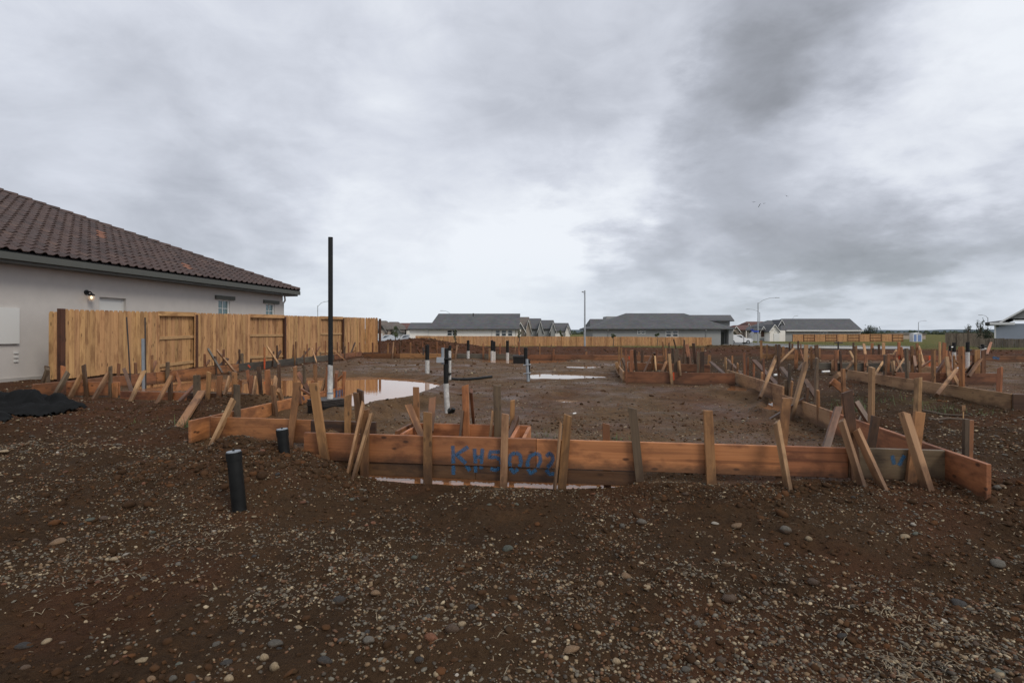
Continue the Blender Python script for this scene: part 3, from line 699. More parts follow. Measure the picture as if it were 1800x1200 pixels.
# ---- B: the far board
B_ = Run('far form board closing the slab below the dirt berm', (640, 620.5), (1168, 624.5), ZM)
for i, (a, b, t) in enumerate(((0, .13, 'r'), (.131, .33, 't'), (.331, .55, 'k'), (.551, .78, 'r'), (.781, 1.0, 'r'))): B_.board(a, b, t, .24, rnd.uniform(-.01, .01))
B_.items('''
s 655 602 655 622 2.5 r .3
s 682 603 682 620 3 t .5
b 692 601 690 628 2.5 p .1 -.1
s 703 601 703 622 3 d .5
s 722 602 722 622 3 t .3
s 743 599 743 622 2 r .5
s 768 600 768 622 2 r .5
b 804 606 801 629 3 p .1 -.15
s 861 612 861 638 4 l -.4
s 849 604 849 620 2 r .8
s 879 604 879 620 2 r .8
s 912 601 912 620 2.5 r .8
b 907 606 904 626 2 t .3 .1
s 949 604 949 622 2 t .8
s 969 606 969 618 2 d 1.5
s 781 604 781 622 2 r .6
''')
ribbon('spray_paint', [[(1106, 626), (1107, 632)]], 4, M['spray_red'], B_.root, lambda x, y: P(x, y, ray_line(x, B_.a, B_.b) - .01))
# ---- L1: the long left board along the fence
L1 = Run('long left form boards running parallel to the tall wooden fence', (59, 675), (636, 618), ZM)
for a, b, t in ((0, .18, 'r'), (.181, .38, 'o'), (.381, .60, 'k'), (.601, .80, 'k'), (.801, 1.0, 'r')): L1.board(a, b, t, .26, rnd.uniform(-.006, .006))
L1.items('''
s 83 643 84 673 8 g .2
b 84 648 76 672 4 g .2 .2
s 111 643 111 671 7 o .3
s 209 639 208 660 5 r .4
s 238 637 239 660 6 r .4
s 267 624 267 654 4.5 t .4
b 274 636 268 650 3.5 r .9 .4
s 295 636 294 674 8 g -.05
b 309 654 322 690 4.5 r -.1 -.45
b 366 614 390 654 3 k .6 -.6
b 382 616 414 655 2.5 l .6 -.6
s 360 622 360 646 4.5 r .3
b 368 633 361 643 4 r .8 .3
s 393 614 393 642 4.5 r .3
b 400 630 388 642 7 d .6 .3
s 421 614 421 641 3.5 d .3
b 427 623 417 640 3 d .9 .3
s 441 631 441 642 3 d .3
s 465 610 465 652 3 o -.1
b 470 609 490 640 2.5 l .5 -.6
s 487 607 487 636 3.5 d .3
b 493 617 484 632 3 d .9 .3
s 516 606 515 632 3 r .3
s 520 600 520 632 3.5 r .3
s 540 604 540 629 2.5 r .3
b 544 612 530 629 3 d .9 .3
s 556 602 556 628 2.5 r .3
b 562 609 552 624 3 r .9 .3
b 549 613 557 639 2 l .3 -.6
s 572 599 572 625 2 r .3
s 593 601 593 622 2 r .3
b 595 602 601 629 2 t .2 -.5
s 603 601 603 622 2 d .3
s 613 601 613 621 2 r .3
b 624 602 618 618 2.5 d .8 .3
s 632 602 633 620 2 r .3
''')
ribbon('spray_paint', [[(436, 641), (440, 646)], [(437, 653), (446, 655)]], 3.5, M['spray_red'], L1.root, lambda x, y: P(x, y, ray_line(x, L1.a, L1.b) - .03))
ribbon('spray_paint', [[(465, 630), (465, 650)]], 3.5, M['spray_red'], L1.root, lambda x, y: P(x, y, ray_line(465, L1.a, L1.b) - .15))
# ---- L2: left cross boards
L2 = Run('orange cross form board at the far left with three dark stakes', (116, 671), (209, 671.5), ZM)
L2.board(0, 1.0, 'o', .25)
L2.items('''
b 120 654 98 694 5 g -.05 -.35
s 147 641 153 697 6.5 d -.03
b 142 660 127 691 4 t -.05 -.3
s 194 644 194 696 5.5 g -.03
b 190 657 168 696 4 p -.05 -.35
s 202 672 202 697 9 o -.04
b 218 648 231 686 6 d .5 .1
''')
L5 = Run('low cross form board left of the dirt heap with slanting braces', (211, 687.5), (450, 692), ZG)
L5.board(0, .5, 'o', .25); L5.board(.501, 1.0, 'd', .25, -.003)
L5.items('''
b 253 652 233 697 6 l -.05 -.35
b 302 660 279 704 7 t -.05 -.4
s 299 672 300 704 8 d -.04
s 346 659 347 738 12 g -.5
b 355 688 301 772 13 t -.8 -2.6
s 412 654 412 692 9 t .0
b 404 662 397 687 3 l .0 -.2
s 435 650 441 694 5 r .2
s 455 644 459 696 6 d .1
b 451 662 446 693 3 p .1 -.1
s 470 650 472 694 9 o .0
''')
# ---- L3: the board running away left of the black pole
L3 = Run('form board running away behind the black pole, marked blue', (336, 739), (607, 679), ZG)
L3.board(0, .45, 'o', .27); L3.board(.4505, 1.0, 'o', .27, .002)
L3.items('''
s 416 676 418 755 12.5 g -.12
b 411 702 371 786 5.5 p -.2 -.55
s 479 677 486 738 8.5 t -.12
b 490 685 508 740 4 t -.1 .2
s 490 639 491 694 8 d .8
b 485 662 481 690 3 l .6 .4
s 519 644 519 690 8 t .6
b 524 655 540 682 8 r .8 .5
s 535 642 536 692 7 g .5
s 554 640 555 692 8 t .4
b 574 660 566 687 3.5 p .2 .1
s 576 640 576 690 4 d .5
b 593 652 586 678 6.5 r .6 .2
''')
ribbon('spray_paint', [[(522, 700), (524, 722)], [(533, 697), (535, 703)]], 3.5, M['spray_blue'], L3.root, lambda x, y: P(x, y, ray_line(x, L3.a, L3.b) - .035))
ribbon('spray_paint', [[(592, 686), (592, 704)], [(597, 685), (597, 702)], [(602, 684), (603, 699)]], 4.5, M['spray_blue'], L3.root, lambda x, y: P(x, y, ray_line(x, L3.a, L3.b) - .035))
# ---- L4: cross board behind the dirt heap
L4 = Run('cross form board half buried behind the dirt heap near the black stub', (370, 732.5), (660, 741.5), ZG)
L4.board(0, .62, 'o', .28); L4.board(.6205, 1.0, 'd', .28, -.004)
L4.items('''
s 523 672 511 772 11 t -.05
s 612 694 611 758 10 t -.03
s 626 690 632 745 10 d .06
s 633 685 636 745 10 d .1
''')
# ---- small inner box form behind the near board
BX = Run('small boxed form of doubled boards behind the lettered board', (727, 743), (932, 747.5), ZG)
BX.board(0, 1.0, 'o', .24, -.004)
for (p0, p1) in (((697, 757), (724, 743)), ((706, 762), (736, 745)), ((899, 770), (911, 748)), ((920, 770), (931, 749))):
    A = G(*p0, ZG - .003); B = G(*p1, ZG - .003)
    v, f = cbox(.036, .22, (B - A).length - .02, .003); add('form_board', mesh('form_board', v, f), M['wood_orange'], BX.root, A - Vector((0, 0, .11)), frame(B - A, Vector((1, 0, 0))))
BX.items('''
s 731 680 733 768 10 t -.1
b 718 712 740 765 11 t -.15 -.4
b 761 700 757 745 12 r .1 -.1
s 818 677 820 768 12 o -.06
b 828 686 833 748 5 r .1 .3
b 814 722 809 768 4 d -.1 -.2
s 874 677 875 770 12 g -.06
b 866 722 862 768 3.5 p -.1 -.15
s 901 703 900 752 8.5 t -.02
b 908 735 897 765 8 d .0 -.3
''')
# ---- neighbouring lot on the right
S1 = Run('pale form boards running back along the neighbouring slab', (1781, 692), (1492, 650), ZM)
S1.board(0, .30, 'p', .27); S1.board(.301, .62, 'p', .27, .002); S1.board(.621, 1.0, 'p', .27, -.002)
S1.items('''
s 1758 646 1755 713 10 o .05
s 1690 609 1691 700 11 o .0
b 1681 650 1650 690 6 l .0 -.4
s 1641 614 1641 690 8 t .0
s 1593 612 1595 686 7.5 g .0
s 1556 624 1555 678 7 d .0
b 1552 637 1538 658 3.5 l .0 -.3
s 1504 608 1504 670 6 t .2
b 1503 632 1489 648 3.5 p .2 -.1
''')
S2 = Run('dark form board closing the near corner of the neighbouring slab', (1781, 692.5), (2000, 698), ZM)
S2.board(.0, 1.0, 'd', .27)
S3 = Run('cross form board inside the neighbouring slab with the end stake', (1553, 654), (1755, 656.5), ZM)
S3.board(0, .5, 'r', .25); S3.board(.501, 1.0, 'r', .25, .003)
S3.items('''
s 1718 615 1718 657 8 t .05
s 1729 615 1728 657 7 r .1
b 1724 630 1706 656 4 t .0 -.1
b 1664 627 1668 667 6 p .0 -.2
b 1662 632 1647 654 4 r .1 .1
s 1660 602 1658 650 6 o .6
s 1652 601 1652 640 3.5 l .8
b 1569 635 1571 652 3 l .0 -.1
b 1588 632 1576 650 3 p .1 -.1
s 1603 608 1604 654 5.5 t .3
b 1606 625 1611 655 5 r .3 .1
b 1742 602 1735 622 5 o 4 3
s 1562 622 1561 655 5 r .1
''')
S4 = Run('inner form board slanting away past the plumbing stubs', (1704, 652), (1608, 641.5), ZM)
S4.board(0, .5, 'o', .24); S4.board(.501, 1.0, 'p', .24, .002)
S5 = Run('dark form board across the middle of the neighbouring slab', (1438, 637.5), (1592, 638.5), ZM)
S5.board(0, .55, 'k', .25); S5.board(.551, 1.0, 'k', .25, .002)
S5.items('''
s 1469 615 1469 652 5 r -.1
b 1494 617 1503 636 4 l .3 .0
b 1518 604 1523 638 4 l .2 -.05
s 1435 606 1437 640 8 d .1
s 1426 609 1426 636 3.5 t .2
s 1417 606 1416 640 6.5 p -.2
b 1421 625 1405 647 4 d .0 -.3
b 1396 612 1372 636 3.5 p .6 .0
s 1400 615 1399 640 6 o .2
''')
S6 = Run('far reddish form board of the neighbouring slab with orange paint marks', (1339, 622), (2000, 627), ZM)
for a, b, t in ((0, .16, 't'), (.17, .38, 'r'), (.381, .60, 'r'), (.601, .8, 'r'), (.801, 1, 'r')): S6.board(a, b, t, .25, rnd.uniform(-.008, .008))
S6.items('''
s 1338 598 1338 634 4 t -.5
s 1348 606 1348 632 3 t -.3
s 1364 605 1364 632 3.5 d -.2
s 1388 601 1388 624 3 d .2
s 1403 599 1403 622 3 d .4
s 1377 609 1376 632 4 t -.3
s 1393 604 1392 626 3 r .1
s 1500 602 1500 622 3 d .3
s 1533 603 1532 624 4.5 o .3
s 1545 605 1545 624 3.5 d .3
s 1553 602 1553 624 4.5 l .1
s 1580 601 1580 624 5.5 o .1
b 1576 615 1569 624 3 p .3 .1
s 1612 603 1612 624 4.5 t .1
b 1615 608 1624 640 3.5 l .2 -1.2
''')
ribbon('spray_paint', [[(1576, 625), (1576, 632)], [(1581, 625), (1581, 633)]], 5, M['spray_red'], S6.root, lambda x, y: P(x, y, ray_line(x, S6.a, S6.b) - .012))
ribbon('spray_paint', [[(1634, 625), (1634, 633)]], 4, M['spray_red'], S6.root, lambda x, y: P(x, y, ray_line(x, S6.a, S6.b) - .012))
ribbon('spray_paint', [[(1745, 628), (1757, 630)]], 6, M['spray_blue'], S6.root, lambda x, y: P(x, y, ray_line(x, S6.a, S6.b) - .012))
# ---- further stakes and kickers of the crowded rows, one by one along each run
def crowd(run, n, t0, t1, tones, seed):
    r = random.Random(seed)
    for i in range(n):
        t = t0 + (t1 - t0) * (i + r.uniform(.15, .85)) / n; x = run.a[0] + (run.b[0] - run.a[0]) * t; y = run.a[1] + (run.b[1] - run.a[1]) * t + r.choice((-.06, .08)); g = gz(x, y)
        T = Vector((x + r.uniform(-.05, .05), y + r.uniform(-.03, .03), run.za + r.uniform(.10, .46))); o = bar('stake', Vector((x, y, g - .12)), T, r.uniform(.045, .088), .036, run.dir, M[TONE[r.choice(tones)]], run.root, .003, .004, r.uniform(-.014, .014)); o.color = (0, 1, 1, 1)
        if r.random() < .55:
            sgn = r.choice((-1, 1)); dx, dy = (-run.dir.y * sgn, run.dir.x * sgn); e = Vector((x + dx * r.uniform(.4, .7) + r.uniform(-.1, .1), y + dy * .5, 0)); e.z = gz(e.x, e.y) - .05
            o = bar('brace', e, Vector((x, y, run.za + r.uniform(.02, .25))), r.uniform(.035, .075), .038, run.dir, M[TONE[r.choice(tones)]], run.root, .003, .004, r.uniform(-.014, .014)); o.color = (0, 1, 1, 1)
crowd(L1, 9, .30, .97, 'rdtg', 1); crowd(L3, 6, .55, 1.0, 'tdro', 2); crowd(L5, 5, .55, 1.0, 'tdgr', 3); crowd(R2, 4, .3, 1.0, 'drt', 4); crowd(C3, 6, .1, .98, 'drt', 5); crowd(S5, 6, .05, .95, 'drtp', 6); crowd(S6, 9, .02, .55, 'drto', 7); crowd(S3, 5, .1, .95, 'rtd', 8); crowd(S4, 4, .1, .95, 'rto', 9); crowd(B_, 8, .05, .95, 'rtd', 10); crowd(R1, 3, .55, .95, 'gtd', 12)
# ---- loose timbers
g_ = G(1701, 797, .33); o = empty('survey_stake', g_, 'short grey and red doubled stake standing alone in the dirt at right', 'stake')
bar('stake', P(1697, 806, g_.y), P(1698, 736, g_.y), .05, .04, Vector((1, 0, 0)), M['wood_grey'], o); bar('stake', P(1704, 806, g_.y + .01), P(1706, 738, g_.y + .01), .05, .035, Vector((1, 0, 0)), M['wood_red'], o)
g_ = G(1693, 734, .38); o = empty('survey_lath', g_, 'thin lath with a small flat wooden tag among the sticks', 'stake')
bar('lath', P(1693, 742, g_.y), P(1693.5, 718, g_.y), .014, .01, Vector((1, 0, 0)), M['wood_light'], o); bar('marker_tag', P(1694, 722, g_.y - .012), P(1694, 712, g_.y - .012), .05, .01, Vector((1, 0, 0)), M['wood_light'], o)
for i, (x0, y0, x1, y1, lb) in enumerate(((1622, 721, 1704, 727, 'dark stick lying in the dirt, farther of two'), (1632, 732, 1716, 733, 'dark stick lying in the dirt, nearer of two'), (1500, 742, 1518, 716, 'short thin twig lying against the weeds'))):
    A, B = G(x0, y0, .42), G(x1, y1, .42); pts = []
    for t in np.linspace(0, 1, 6): q = A.lerp(B, t); pts.append((q.x, q.y, gz(q.x, q.y) + .012 + rnd.uniform(0, .012)))
    b_ = MB().tube(pts, [.014, .016, .015, .013, .011, .008], 6); o = b_.build('stick', M['bark'], None, True, pts[2]); tag(o, lb, 'stick')
# ------------------------------------------------------------------ house on the left
U = Vector((.161, .987, 0)).normalized(); V = Vector((U.y, -U.x, 0))
def GT(px, py, lift=0.0):
    """point of the ground seen at a photo pixel"""
    Y = FPX * (CZ - .2) / (py - HY)
    for _ in range(25):
        z = gz((px - CX) / FPX * Y, Y); Y = .5 * Y + .5 * FPX * (CZ - z) / (py - HY)
    return Vector(((px - CX) / FPX * Y, Y, gz((px - CX) / FPX * Y, Y) + lift))
HC = Vector((-10.11, 25.1, 0))                       # far corner of the long wall
def H(a, b, z): return HC - U * a + V * b + Vector((0, 0, z))
def wall_a(px): # distance along the wall at a photo column
    Y = 14.2 / (.163 - (px - CX) / FPX); return (25.1 - Y) / U.y
def wall_z(px, py):
    Y = 14.2 / (.163 - (px - CX) / FPX); return CZ - (py - HY) / FPX * Y
def quadprism(a0, a1, b0, b1, z0, z1):
    return [H(a0, b0, z0), H(a1, b0, z0), H(a1, b1, z0), H(a0, b1, z0), H(a0, b0, z1), H(a1, b0, z1), H(a1, b1, z1), H(a0, b1, z1)], list(BOXF)
def left_house():
    ZE, SL = 3.44, .42; AL = 18.0; RUN = 7.6
    root = empty('neighbour_house', H(8, -3, .38), 'single storey pinkish grey stucco house with a barrel tile hip roof', 'house')
    def part(name, vf, mat, par=root): return MB().put(vf).build(name, M[mat], par)
    # the wall with its openings is closed round the recessed door and windows
    op = []   # a0, a1, z0, z1
    d0, d1 = wall_a(222), wall_a(175); dz = wall_z(200, 523.5); op.append((d0, d1, .40, dz))
    w0, w1 = wall_a(404.5), wall_a(384); wz = wall_z(394, 526.5); op.append((w0, w1, wz - 1.05, wz))
    x0, x1 = wall_a(483), wall_a(467.5); xz = wall_z(475, 533.5); op.append((x0, x1, xz - 1.0, xz))
    wall = MB(); cuts = sorted({0.0, AL} | {o[0] for o in op} | {o[1] for o in op})
    for a, b in zip(cuts[:-1], cuts[1:]):
        o = [q for q in op if abs(q[0] - a) < 1e-6]
        if o: wall.put(quadprism(a, b, -.2, 0, .30, o[0][2])) if o[0][2] > .45 else None; wall.put(quadprism(a, b, -.2, 0, o[0][3], ZE - .05))
        else: wall.put(quadprism(a, b, -.2, 0, .30, ZE - .05))
    wall.build('wall', M['stucco'], root)
    part('wall', quadprism(0, .2, -12, -.2, .30, ZE - .05), 'stucco'); part('wall', quadprism(AL - .2, AL, -12, -.2, .30, ZE - .05), 'stucco'); part('wall', quadprism(.0, AL, -12.2, -12, .30, ZE - .05), 'stucco')
    part('foundation', quadprism(-.03, AL + .03, -12.2, .035, .15, .47), 'concrete')
    dr = part('door', quadprism(d0 + .04, d1 - .04, -.15, -.11, .40, dz - .04), 'panel_white')
    fr = MB(); fr.put(quadprism(d0, d0 + .04, -.18, -.09, .40, dz)); fr.put(quadprism(d1 - .04, d1, -.18, -.09, .40, dz)); fr.put(quadprism(d0, d1, -.18, -.09, dz - .04, dz)); fr.build('door_frame', M['panel_white'], dr)
    for (a, b, z0, z1), t0, t1, ty0, ty1 in ((op[1], wall_a(411), wall_a(377.5), 520, 526.5), (op[2], wall_a(489), wall_a(462.5), 528, 533.5)):
        fm = MB(); e = .05
        fm.put(quadprism(a, a + e, -.12, -.05, z0, z1)); fm.put(quadprism(b - e, b, -.12, -.05, z0, z1)); fm.put(quadprism(a + e, b - e, -.12, -.05, z0, z0 + e)); fm.put(quadprism(a + e, b - e, -.12, -.05, z1 - e, z1))
        wn = fm.build('window', M['trim_white'], root)
        MB().put(quadprism(a + e, b - e, -.10, -.09, z0 + e, z1 - e)).build('pane', M['glass_teal'], wn)
        mu = MB(); mu.put(quadprism((a + b) / 2 - .01, (a + b) / 2 + .01, -.088, -.07, z0 + e, z1 - e))
        for q in (.36, .68): mu.put(quadprism(a + e, b - e, -.086, -.072, z0 + (z1 - z0) * q, z0 + (z1 - z0) * q + .018))
        mu.build('muntin', M['trim_white'], wn)
        zt = wall_z((t0 and 394) if ty0 == 520 else 475, ty0); zb = wall_z(394 if ty0 == 520 else 475, ty1)
        part('window_header', quadprism(t0, t1, .002, .07, zb, zt), 'trim_dark')
    part('utility_panel', quadprism(wall_a(31), wall_a(-12), .002, .06, wall_z(20, 604), wall_z(20, 541)), 'panel_white')
    for k in range(3): part('wall_vent', quadprism(wall_a(31) , wall_a(24), .002, .03, 1.05 - k * .10, 1.10 - k * .10), 'panel_white')
    # eave: soffit, fascia gutter, downspout
    part('soffit', quadprism(-.45, AL, -.1, .45, ZE - .26, ZE - .23), 'gutter')
    g = MB(); g.put(quadprism(-.42, AL, .45, .47, ZE - .26, ZE - .03)); g.put(quadprism(-.45, AL, .472, .58, ZE - .20, ZE - .185)); g.put(quadprism(-.45, AL, .565, .58, ZE - .185, ZE - .04)); g.build('gutter', M['gutter'], root)
    part('gutter', quadprism(-.44, -.35, -8, .44, ZE - .20, ZE - .04), 'gutter')
    ds = MB().tube([H(-.05, .05, ZE - .25), H(-.08, .06, ZE - .45), H(-.10, -.05, ZE - .6), H(-.10, -.05, .5)], .04, 8); ds.build('downspout', M['panel_white'], root, True)
    # roof deck under the tiles
    E = lambda a, s: H(a, .5 - s, ZE - .02 + SL * s)
    dk = MB(); dk.v = [E(-.5, 0), E(AL, 0), E(AL, RUN), E(RUN - .5, RUN), H(-.5, .5 - 2 * RUN, ZE - .02), H(AL, .5 - 2 * RUN, ZE - .02)]
    dk.f = [(0, 1, 2, 3), (0, 3, 4), (4, 3, 2, 5), (0, 4, 5, 1)]; deck = dk.build('roof', M['roof_dark'], root)
    # S tiles
    W, EX = .305, .315; nx = 9; pv, pf = [], []
    prof = [(-.5 + i / (nx - 1), .052 * max(0, math.cos(2 * math.pi * ((i / (nx - 1)) - .35))) ** .8) for i in range(nx)]
    for y, dz_ in ((-.03, .040), (EX / math.cos(math.atan(SL)) + .06, .006)):
        for x, z in prof: pv.append((x * W, y, z + dz_))
    for x, z in prof: pv.append((x * W, -.03, z + .022))
    for i in range(nx - 1):
        pf.append((i, i + 1, nx + i + 1, nx + i)); pf.append((2 * nx + i, 2 * nx + i + 1, i + 1, i))
    tile = mesh('roof_tile', pv, pf); tile.materials.append(M['roof_tile']); tile.polygons.foreach_set('use_smooth', [True] * len(tile.polygons)); tile.set_sharp_from_angle(angle=math.radians(50))
    tile2 = tile.copy(); tile2.materials.clear(); tile2.materials.append(M['roof_tile_orange'])
    ex = -U; ey = (-V + Vector((0, 0, SL))).normalized(); ez = ex.cross(ey); 
    if ez.z < 0: ex = U; ez = ex.cross(ey)
    rotm = Matrix((ex, ey, ez)).transposed(); rot = rotm.to_euler()
    spots = []
    j = 0
    while j * EX < RUN - .1:
        s = j * EX; a = -.5 + W / 2
        while a < AL:
            if s <= a + .5 - .12: spots.append((a, s))
            a += W
        j += 1
    def cam_px(w): return CX + FPX * w.x / w.y
    vis = [(E(a, s) + Vector((0, 0, .03)), a, s) for a, s in spots]
    front = sorted([q for q in vis if cam_px(q[0]) > 4], key=lambda q: q[0].length)[:300]; ids = {(q[1], q[2]) for q in front}
    rest = MB()
    for w, a, s in vis:
        jit = rnd.uniform(-.006, .006); w = w + Vector((0, 0, jit))
        px = cam_px(w); py = HY - (w.z - CZ) / w.y * FPX
        odd = (abs(px - 186) < 7 and abs(py - 408) < 14) or (abs(px - 333) < 5 and abs(py - 474) < 4)
        if (a, s) in ids: add('roof_tile', tile2 if odd else tile, None, deck, w, rot)
        else: rest.put(([w + rotm @ Vector(p) for p in pv], pf))
    ro = rest.build('roof_tiles', M['roof_tile'], deck, True); tag(ro, kind='stuff')
    # hip caps
    cv, cf = [], []
    for y, r in ((-.03, .115), (.45, .095)):
        for i in range(7): t = math.pi * i / 6; cv.append((math.cos(t) * r, y, math.sin(t) * r * .75 + (.02 if y < 0 else -.005)))
    for i in range(6): cf.append((i, i + 1, 8 + i, 7 + i))
    cv.append((0, -.03, 0)); cf += [(14, i + 1, i) for i in range(6)]
    cap = mesh('hip_cap', cv, cf); cap.materials.append(M['roof_tile']); shade(cap, 50)
    h0, h1 = E(-.5, 0), E(RUN - .5, RUN); d = (h1 - h0).normalized(); sd = d.cross(Vector((0, 0, 1))).normalized(); up = sd.cross(d)
    hr = Matrix((sd, d, up)).transposed().to_euler(); n = int((h1 - h0).length / .40)
    for k in range(n): add('hip_cap', cap, None, deck, h0 + d * (.05 + k * .40) + up * .055, hr)
    MB().tube([h0 + up * .035, h1 + up * .035], .085, 8).build('hip_bedding', M['roof_dark'], deck)
    d2 = -U
    for k in range(20): add('ridge_cap', cap, None, deck, E(RUN - .5, RUN) + d2 * k * .40 + Vector((0, 0, .085)), Matrix((V, -U, Vector((0, 0, 1)))).transposed().to_euler())
    # the lit wall lamp
    la = wall_a(151.5); lz = wall_z(153, 514)
    lamp = empty('wall_lamp', H(la, 0, lz), 'small dark wall lamp, lit, beside the white door', 'lamp')
    m_, nt_, b_ = newmat('lamp_glow'); b_.inputs['Base Color'].default_value = (1, .8, .55, 1); b_.inputs['Emission Color'].default_value = (1, .72, .42, 1); b_.inputs['Emission Strength'].default_value = 2.5
    m2, nt2, b2 = newmat('lamp_glass'); b2.inputs['Base Color'].default_value = (.8, .65, .5, 1); b2.inputs['Roughness'].default_value = .15; b2.inputs['Alpha'].default_value = .35
    MB().tube([H(la, .002, lz), H(la, .03, lz)], .07, 12).build('back_plate', M['abs_black'], lamp, True)
    MB().tube([H(la, .03, lz), H(la, .12, lz + .02), H(la, .17, lz - .01), H(la, .17, lz - .05)], .018, 8).build('arm', M['abs_black'], lamp, True)
    MB().tube([H(la, .17, lz - .03), H(la, .17, lz - .06), H(la, .17, lz - .09)], [.03, .075, .08], 14).build('lamp_hood', M['abs_black'], lamp, True)
    MB().tube([H(la, .17, lz - .095), H(la, .17, lz - .16), H(la, .17, lz - .22), H(la, .17, lz - .24)], [.07, .085, .06, .02], 14).build('lamp_globe', m2, lamp, True)
    MB().tube([H(la, .17, lz - .10), H(la, .17, lz - .14), H(la, .17, lz - .18)], [.012, .032, .015], 10).build('bulb', m_, lamp, True)
left_house()
# ------------------------------------------------------------------ tall fence
def tall_fence():
    fl = lambda Y: Vector((-12.9 + .163 * Y, Y, 0))
    root = empty('tall_wooden_fence', fl(20) + Vector((0, 0, .4)), 'tall new dog eared wooden fence with open framed bays beside the house', 'fence')
    top = lambda Y: 2.117 + (Y - 13.5) / 17.0 * .25
    w, t = .138, .018; ov = [(-w / 2, 0), (w / 2, 0), (w / 2, .965), (w / 2 - .03, 1), (-w / 2 + .03, 1), (-w / 2, .965)]
    mv = [(x, -t / 2, z) for x, z in ov] + [(x, t / 2, z) for x, z in ov]; n = 6
    mf = [tuple(range(n)), tuple(range(2 * n - 1, n - 1, -1))] + [(i, n + i, n + (i + 1) % n, (i + 1) % n) for i in range(n)]
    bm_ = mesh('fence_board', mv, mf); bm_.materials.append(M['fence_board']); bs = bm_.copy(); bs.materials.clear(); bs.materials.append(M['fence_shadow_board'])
    ang = math.atan2(U.y, U.x)
    bays = [(278, 344), (437, 500), (563, 603)]
    Yat = lambda px: 12.9 / (.163 - (px - CX) / FPX)
    def board(p, rz, shadow=False, extra=0.0):
        g = gz(p.x, p.y) + .05; o = add('fence_board', bs if shadow else bm_, None, root, Vector((p.x, p.y, g)), (rnd.uniform(-.004, .004), rnd.uniform(-.004, .004), rz)); o.scale = (1, 1, top(p.y) - g + rnd.uniform(-.007, .007) + extra); return o
    d = 0.0; s0 = fl(13.62)
    while True:
        p = s0 + U * d; d += .1415
        if p.y > 30.6: break
        px = CX + FPX * p.x / p.y; rec = any(a < px < b for a, b in bays); near_ = any(a - 11 < px < b + 11 for a, b in bays)
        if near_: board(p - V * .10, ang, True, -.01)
        if not rec: board(p + V * rnd.uniform(-.003, .003), ang)
    for a, b in bays:
        Ya, Yb = Yat(a), Yat(b); pa, pb = fl(Ya), fl(Yb)
        for k, fr in enumerate((.955, .56, .10)):
            za = gz(pa.x, pa.y) + .05; zb = gz(pb.x, pb.y) + .05
            A = pa - V * .07 + Vector((0, 0, za + (top(Ya) - za) * fr)); B = pb - V * .07 + Vector((0, 0, zb + (top(Yb) - zb) * fr)); bar('fence_rail', A, B, .038, .09, V, M['rail_pale'], root)
        # cap strip above the bay and the post at its far side
        A = pa + V * .0 + Vector((0, 0, top(Ya) - .05)); B = pb + Vector((0, 0, top(Yb) - .05)); bar('fence_rail', A, B, .02, .13, V, M['fence_board'], root)
        q = fl(Yb + .02) + V * .0; bar('fence_post', Vector((q.x, q.y, gz(q.x, q.y) - .1)), Vector((q.x, q.y, top(Yb) - .06)), .09, .09, V, M['fence_post'], root)
        q = fl(Ya - .02) - V * .06; bar('fence_post', Vector((q.x, q.y, gz(q.x, q.y) - .1)), Vector((q.x, q.y, top(Ya) - .06)), .09, .09, V, M['fence_post'], root)
    q = s0 - U * .10 - V * .02; bar('fence_post', Vector((q.x, q.y, gz(q.x, q.y) - .1)), Vector((q.x, q.y, top(13.5) + .01)), .115, .115, V, M['fence_post'], root)
    for k in range(2): board(s0 - U * .12 - V * (.13 + .142 * k), math.atan2(V.y, V.x), False, -.06)
    e = fl(30.65)
    for k in range(5): board(e + V * (.08 + .142 * k) - U * .02, math.atan2(V.y, V.x))
    q = e + V * .82 + U * .03; bar('fence_post', Vector((q.x, q.y, gz(q.x, q.y) - .1)), Vector((q.x, q.y, top(30.5) - .06)), .1, .1, V, M['fence_post'], root)
tall_fence()
# ------------------------------------------------------------------ plumbing
def vtube(px, y0, y1, Y, r, name, mat, root, seg=12, px1=None):
    return MB().tube([P(px1 if px1 is not None else px, y1, Y), P(px, y0, Y)], r, seg).build(name, M[mat], root, True)
def stub(px, yt, ym, yb, Y, r, label, extra=None, px2=None):
    g = gz((px - CX) / FPX * Y, Y); b = P(px, yb, Y); root = empty('pipe_stub', (b.x, Y, g), label, 'pipe')
    vtube(px, yt, ym, Y, r, 'black_pipe', 'abs_black', root)
    A = P(px, ym - .3, Y); B = P(px2 if px2 is not None else px, yb, Y); B.z = min(B.z, g) - .08
    pts = [A.lerp(B, t) for t in np.linspace(0, 1, 9)]; MB().tube(pts, [r * (1.06 + .05 * (i % 2)) for i in range(9)], 12).build('white_wrap', M['white_wrap'], root, True)
    return root
YP = 8.8
pole = empty('vent_pole', (P(581, 730, YP).x, YP, gz(P(581, 730, YP).x, YP)), 'tall black vent pipe with white wrapped foot standing in a black box', 'pipe')
vtube(581, 417, 642, YP, .036, 'black_pipe', 'abs_black', pole, 16)
MB().tube([P(580.5, y, YP) for y in (641, 650, 652, 668, 690, 691, 730)], [.038, .040, .036, .042, .041, .046, .041], 14).build('white_wrap', M['white_wrap'], pole, True)
MB().tube([P(580.5, 689, YP), P(580.5, 692, YP)], .048, 14).build('clamp', M['grey_pipe'], pole, True)
bc = P(573, 702, YP - .02); gb = gz(bc.x, bc.y)
box = empty('pipe_box', (bc.x, bc.y, gb), 'ribbed black plastic block out box around the foot of the tall pole', 'box')
R_ = Matrix.Rotation(math.radians(-32), 4, 'Z'); mb = MB(); zt = bc.z
def rb(x0, x1, y0, y1, z0, z1):
    v, f = box_vf(x0, x1, y0, y1, z0, z1); return [R_ @ Vector(p) + Vector((bc.x, bc.y, 0)) for p in v], f
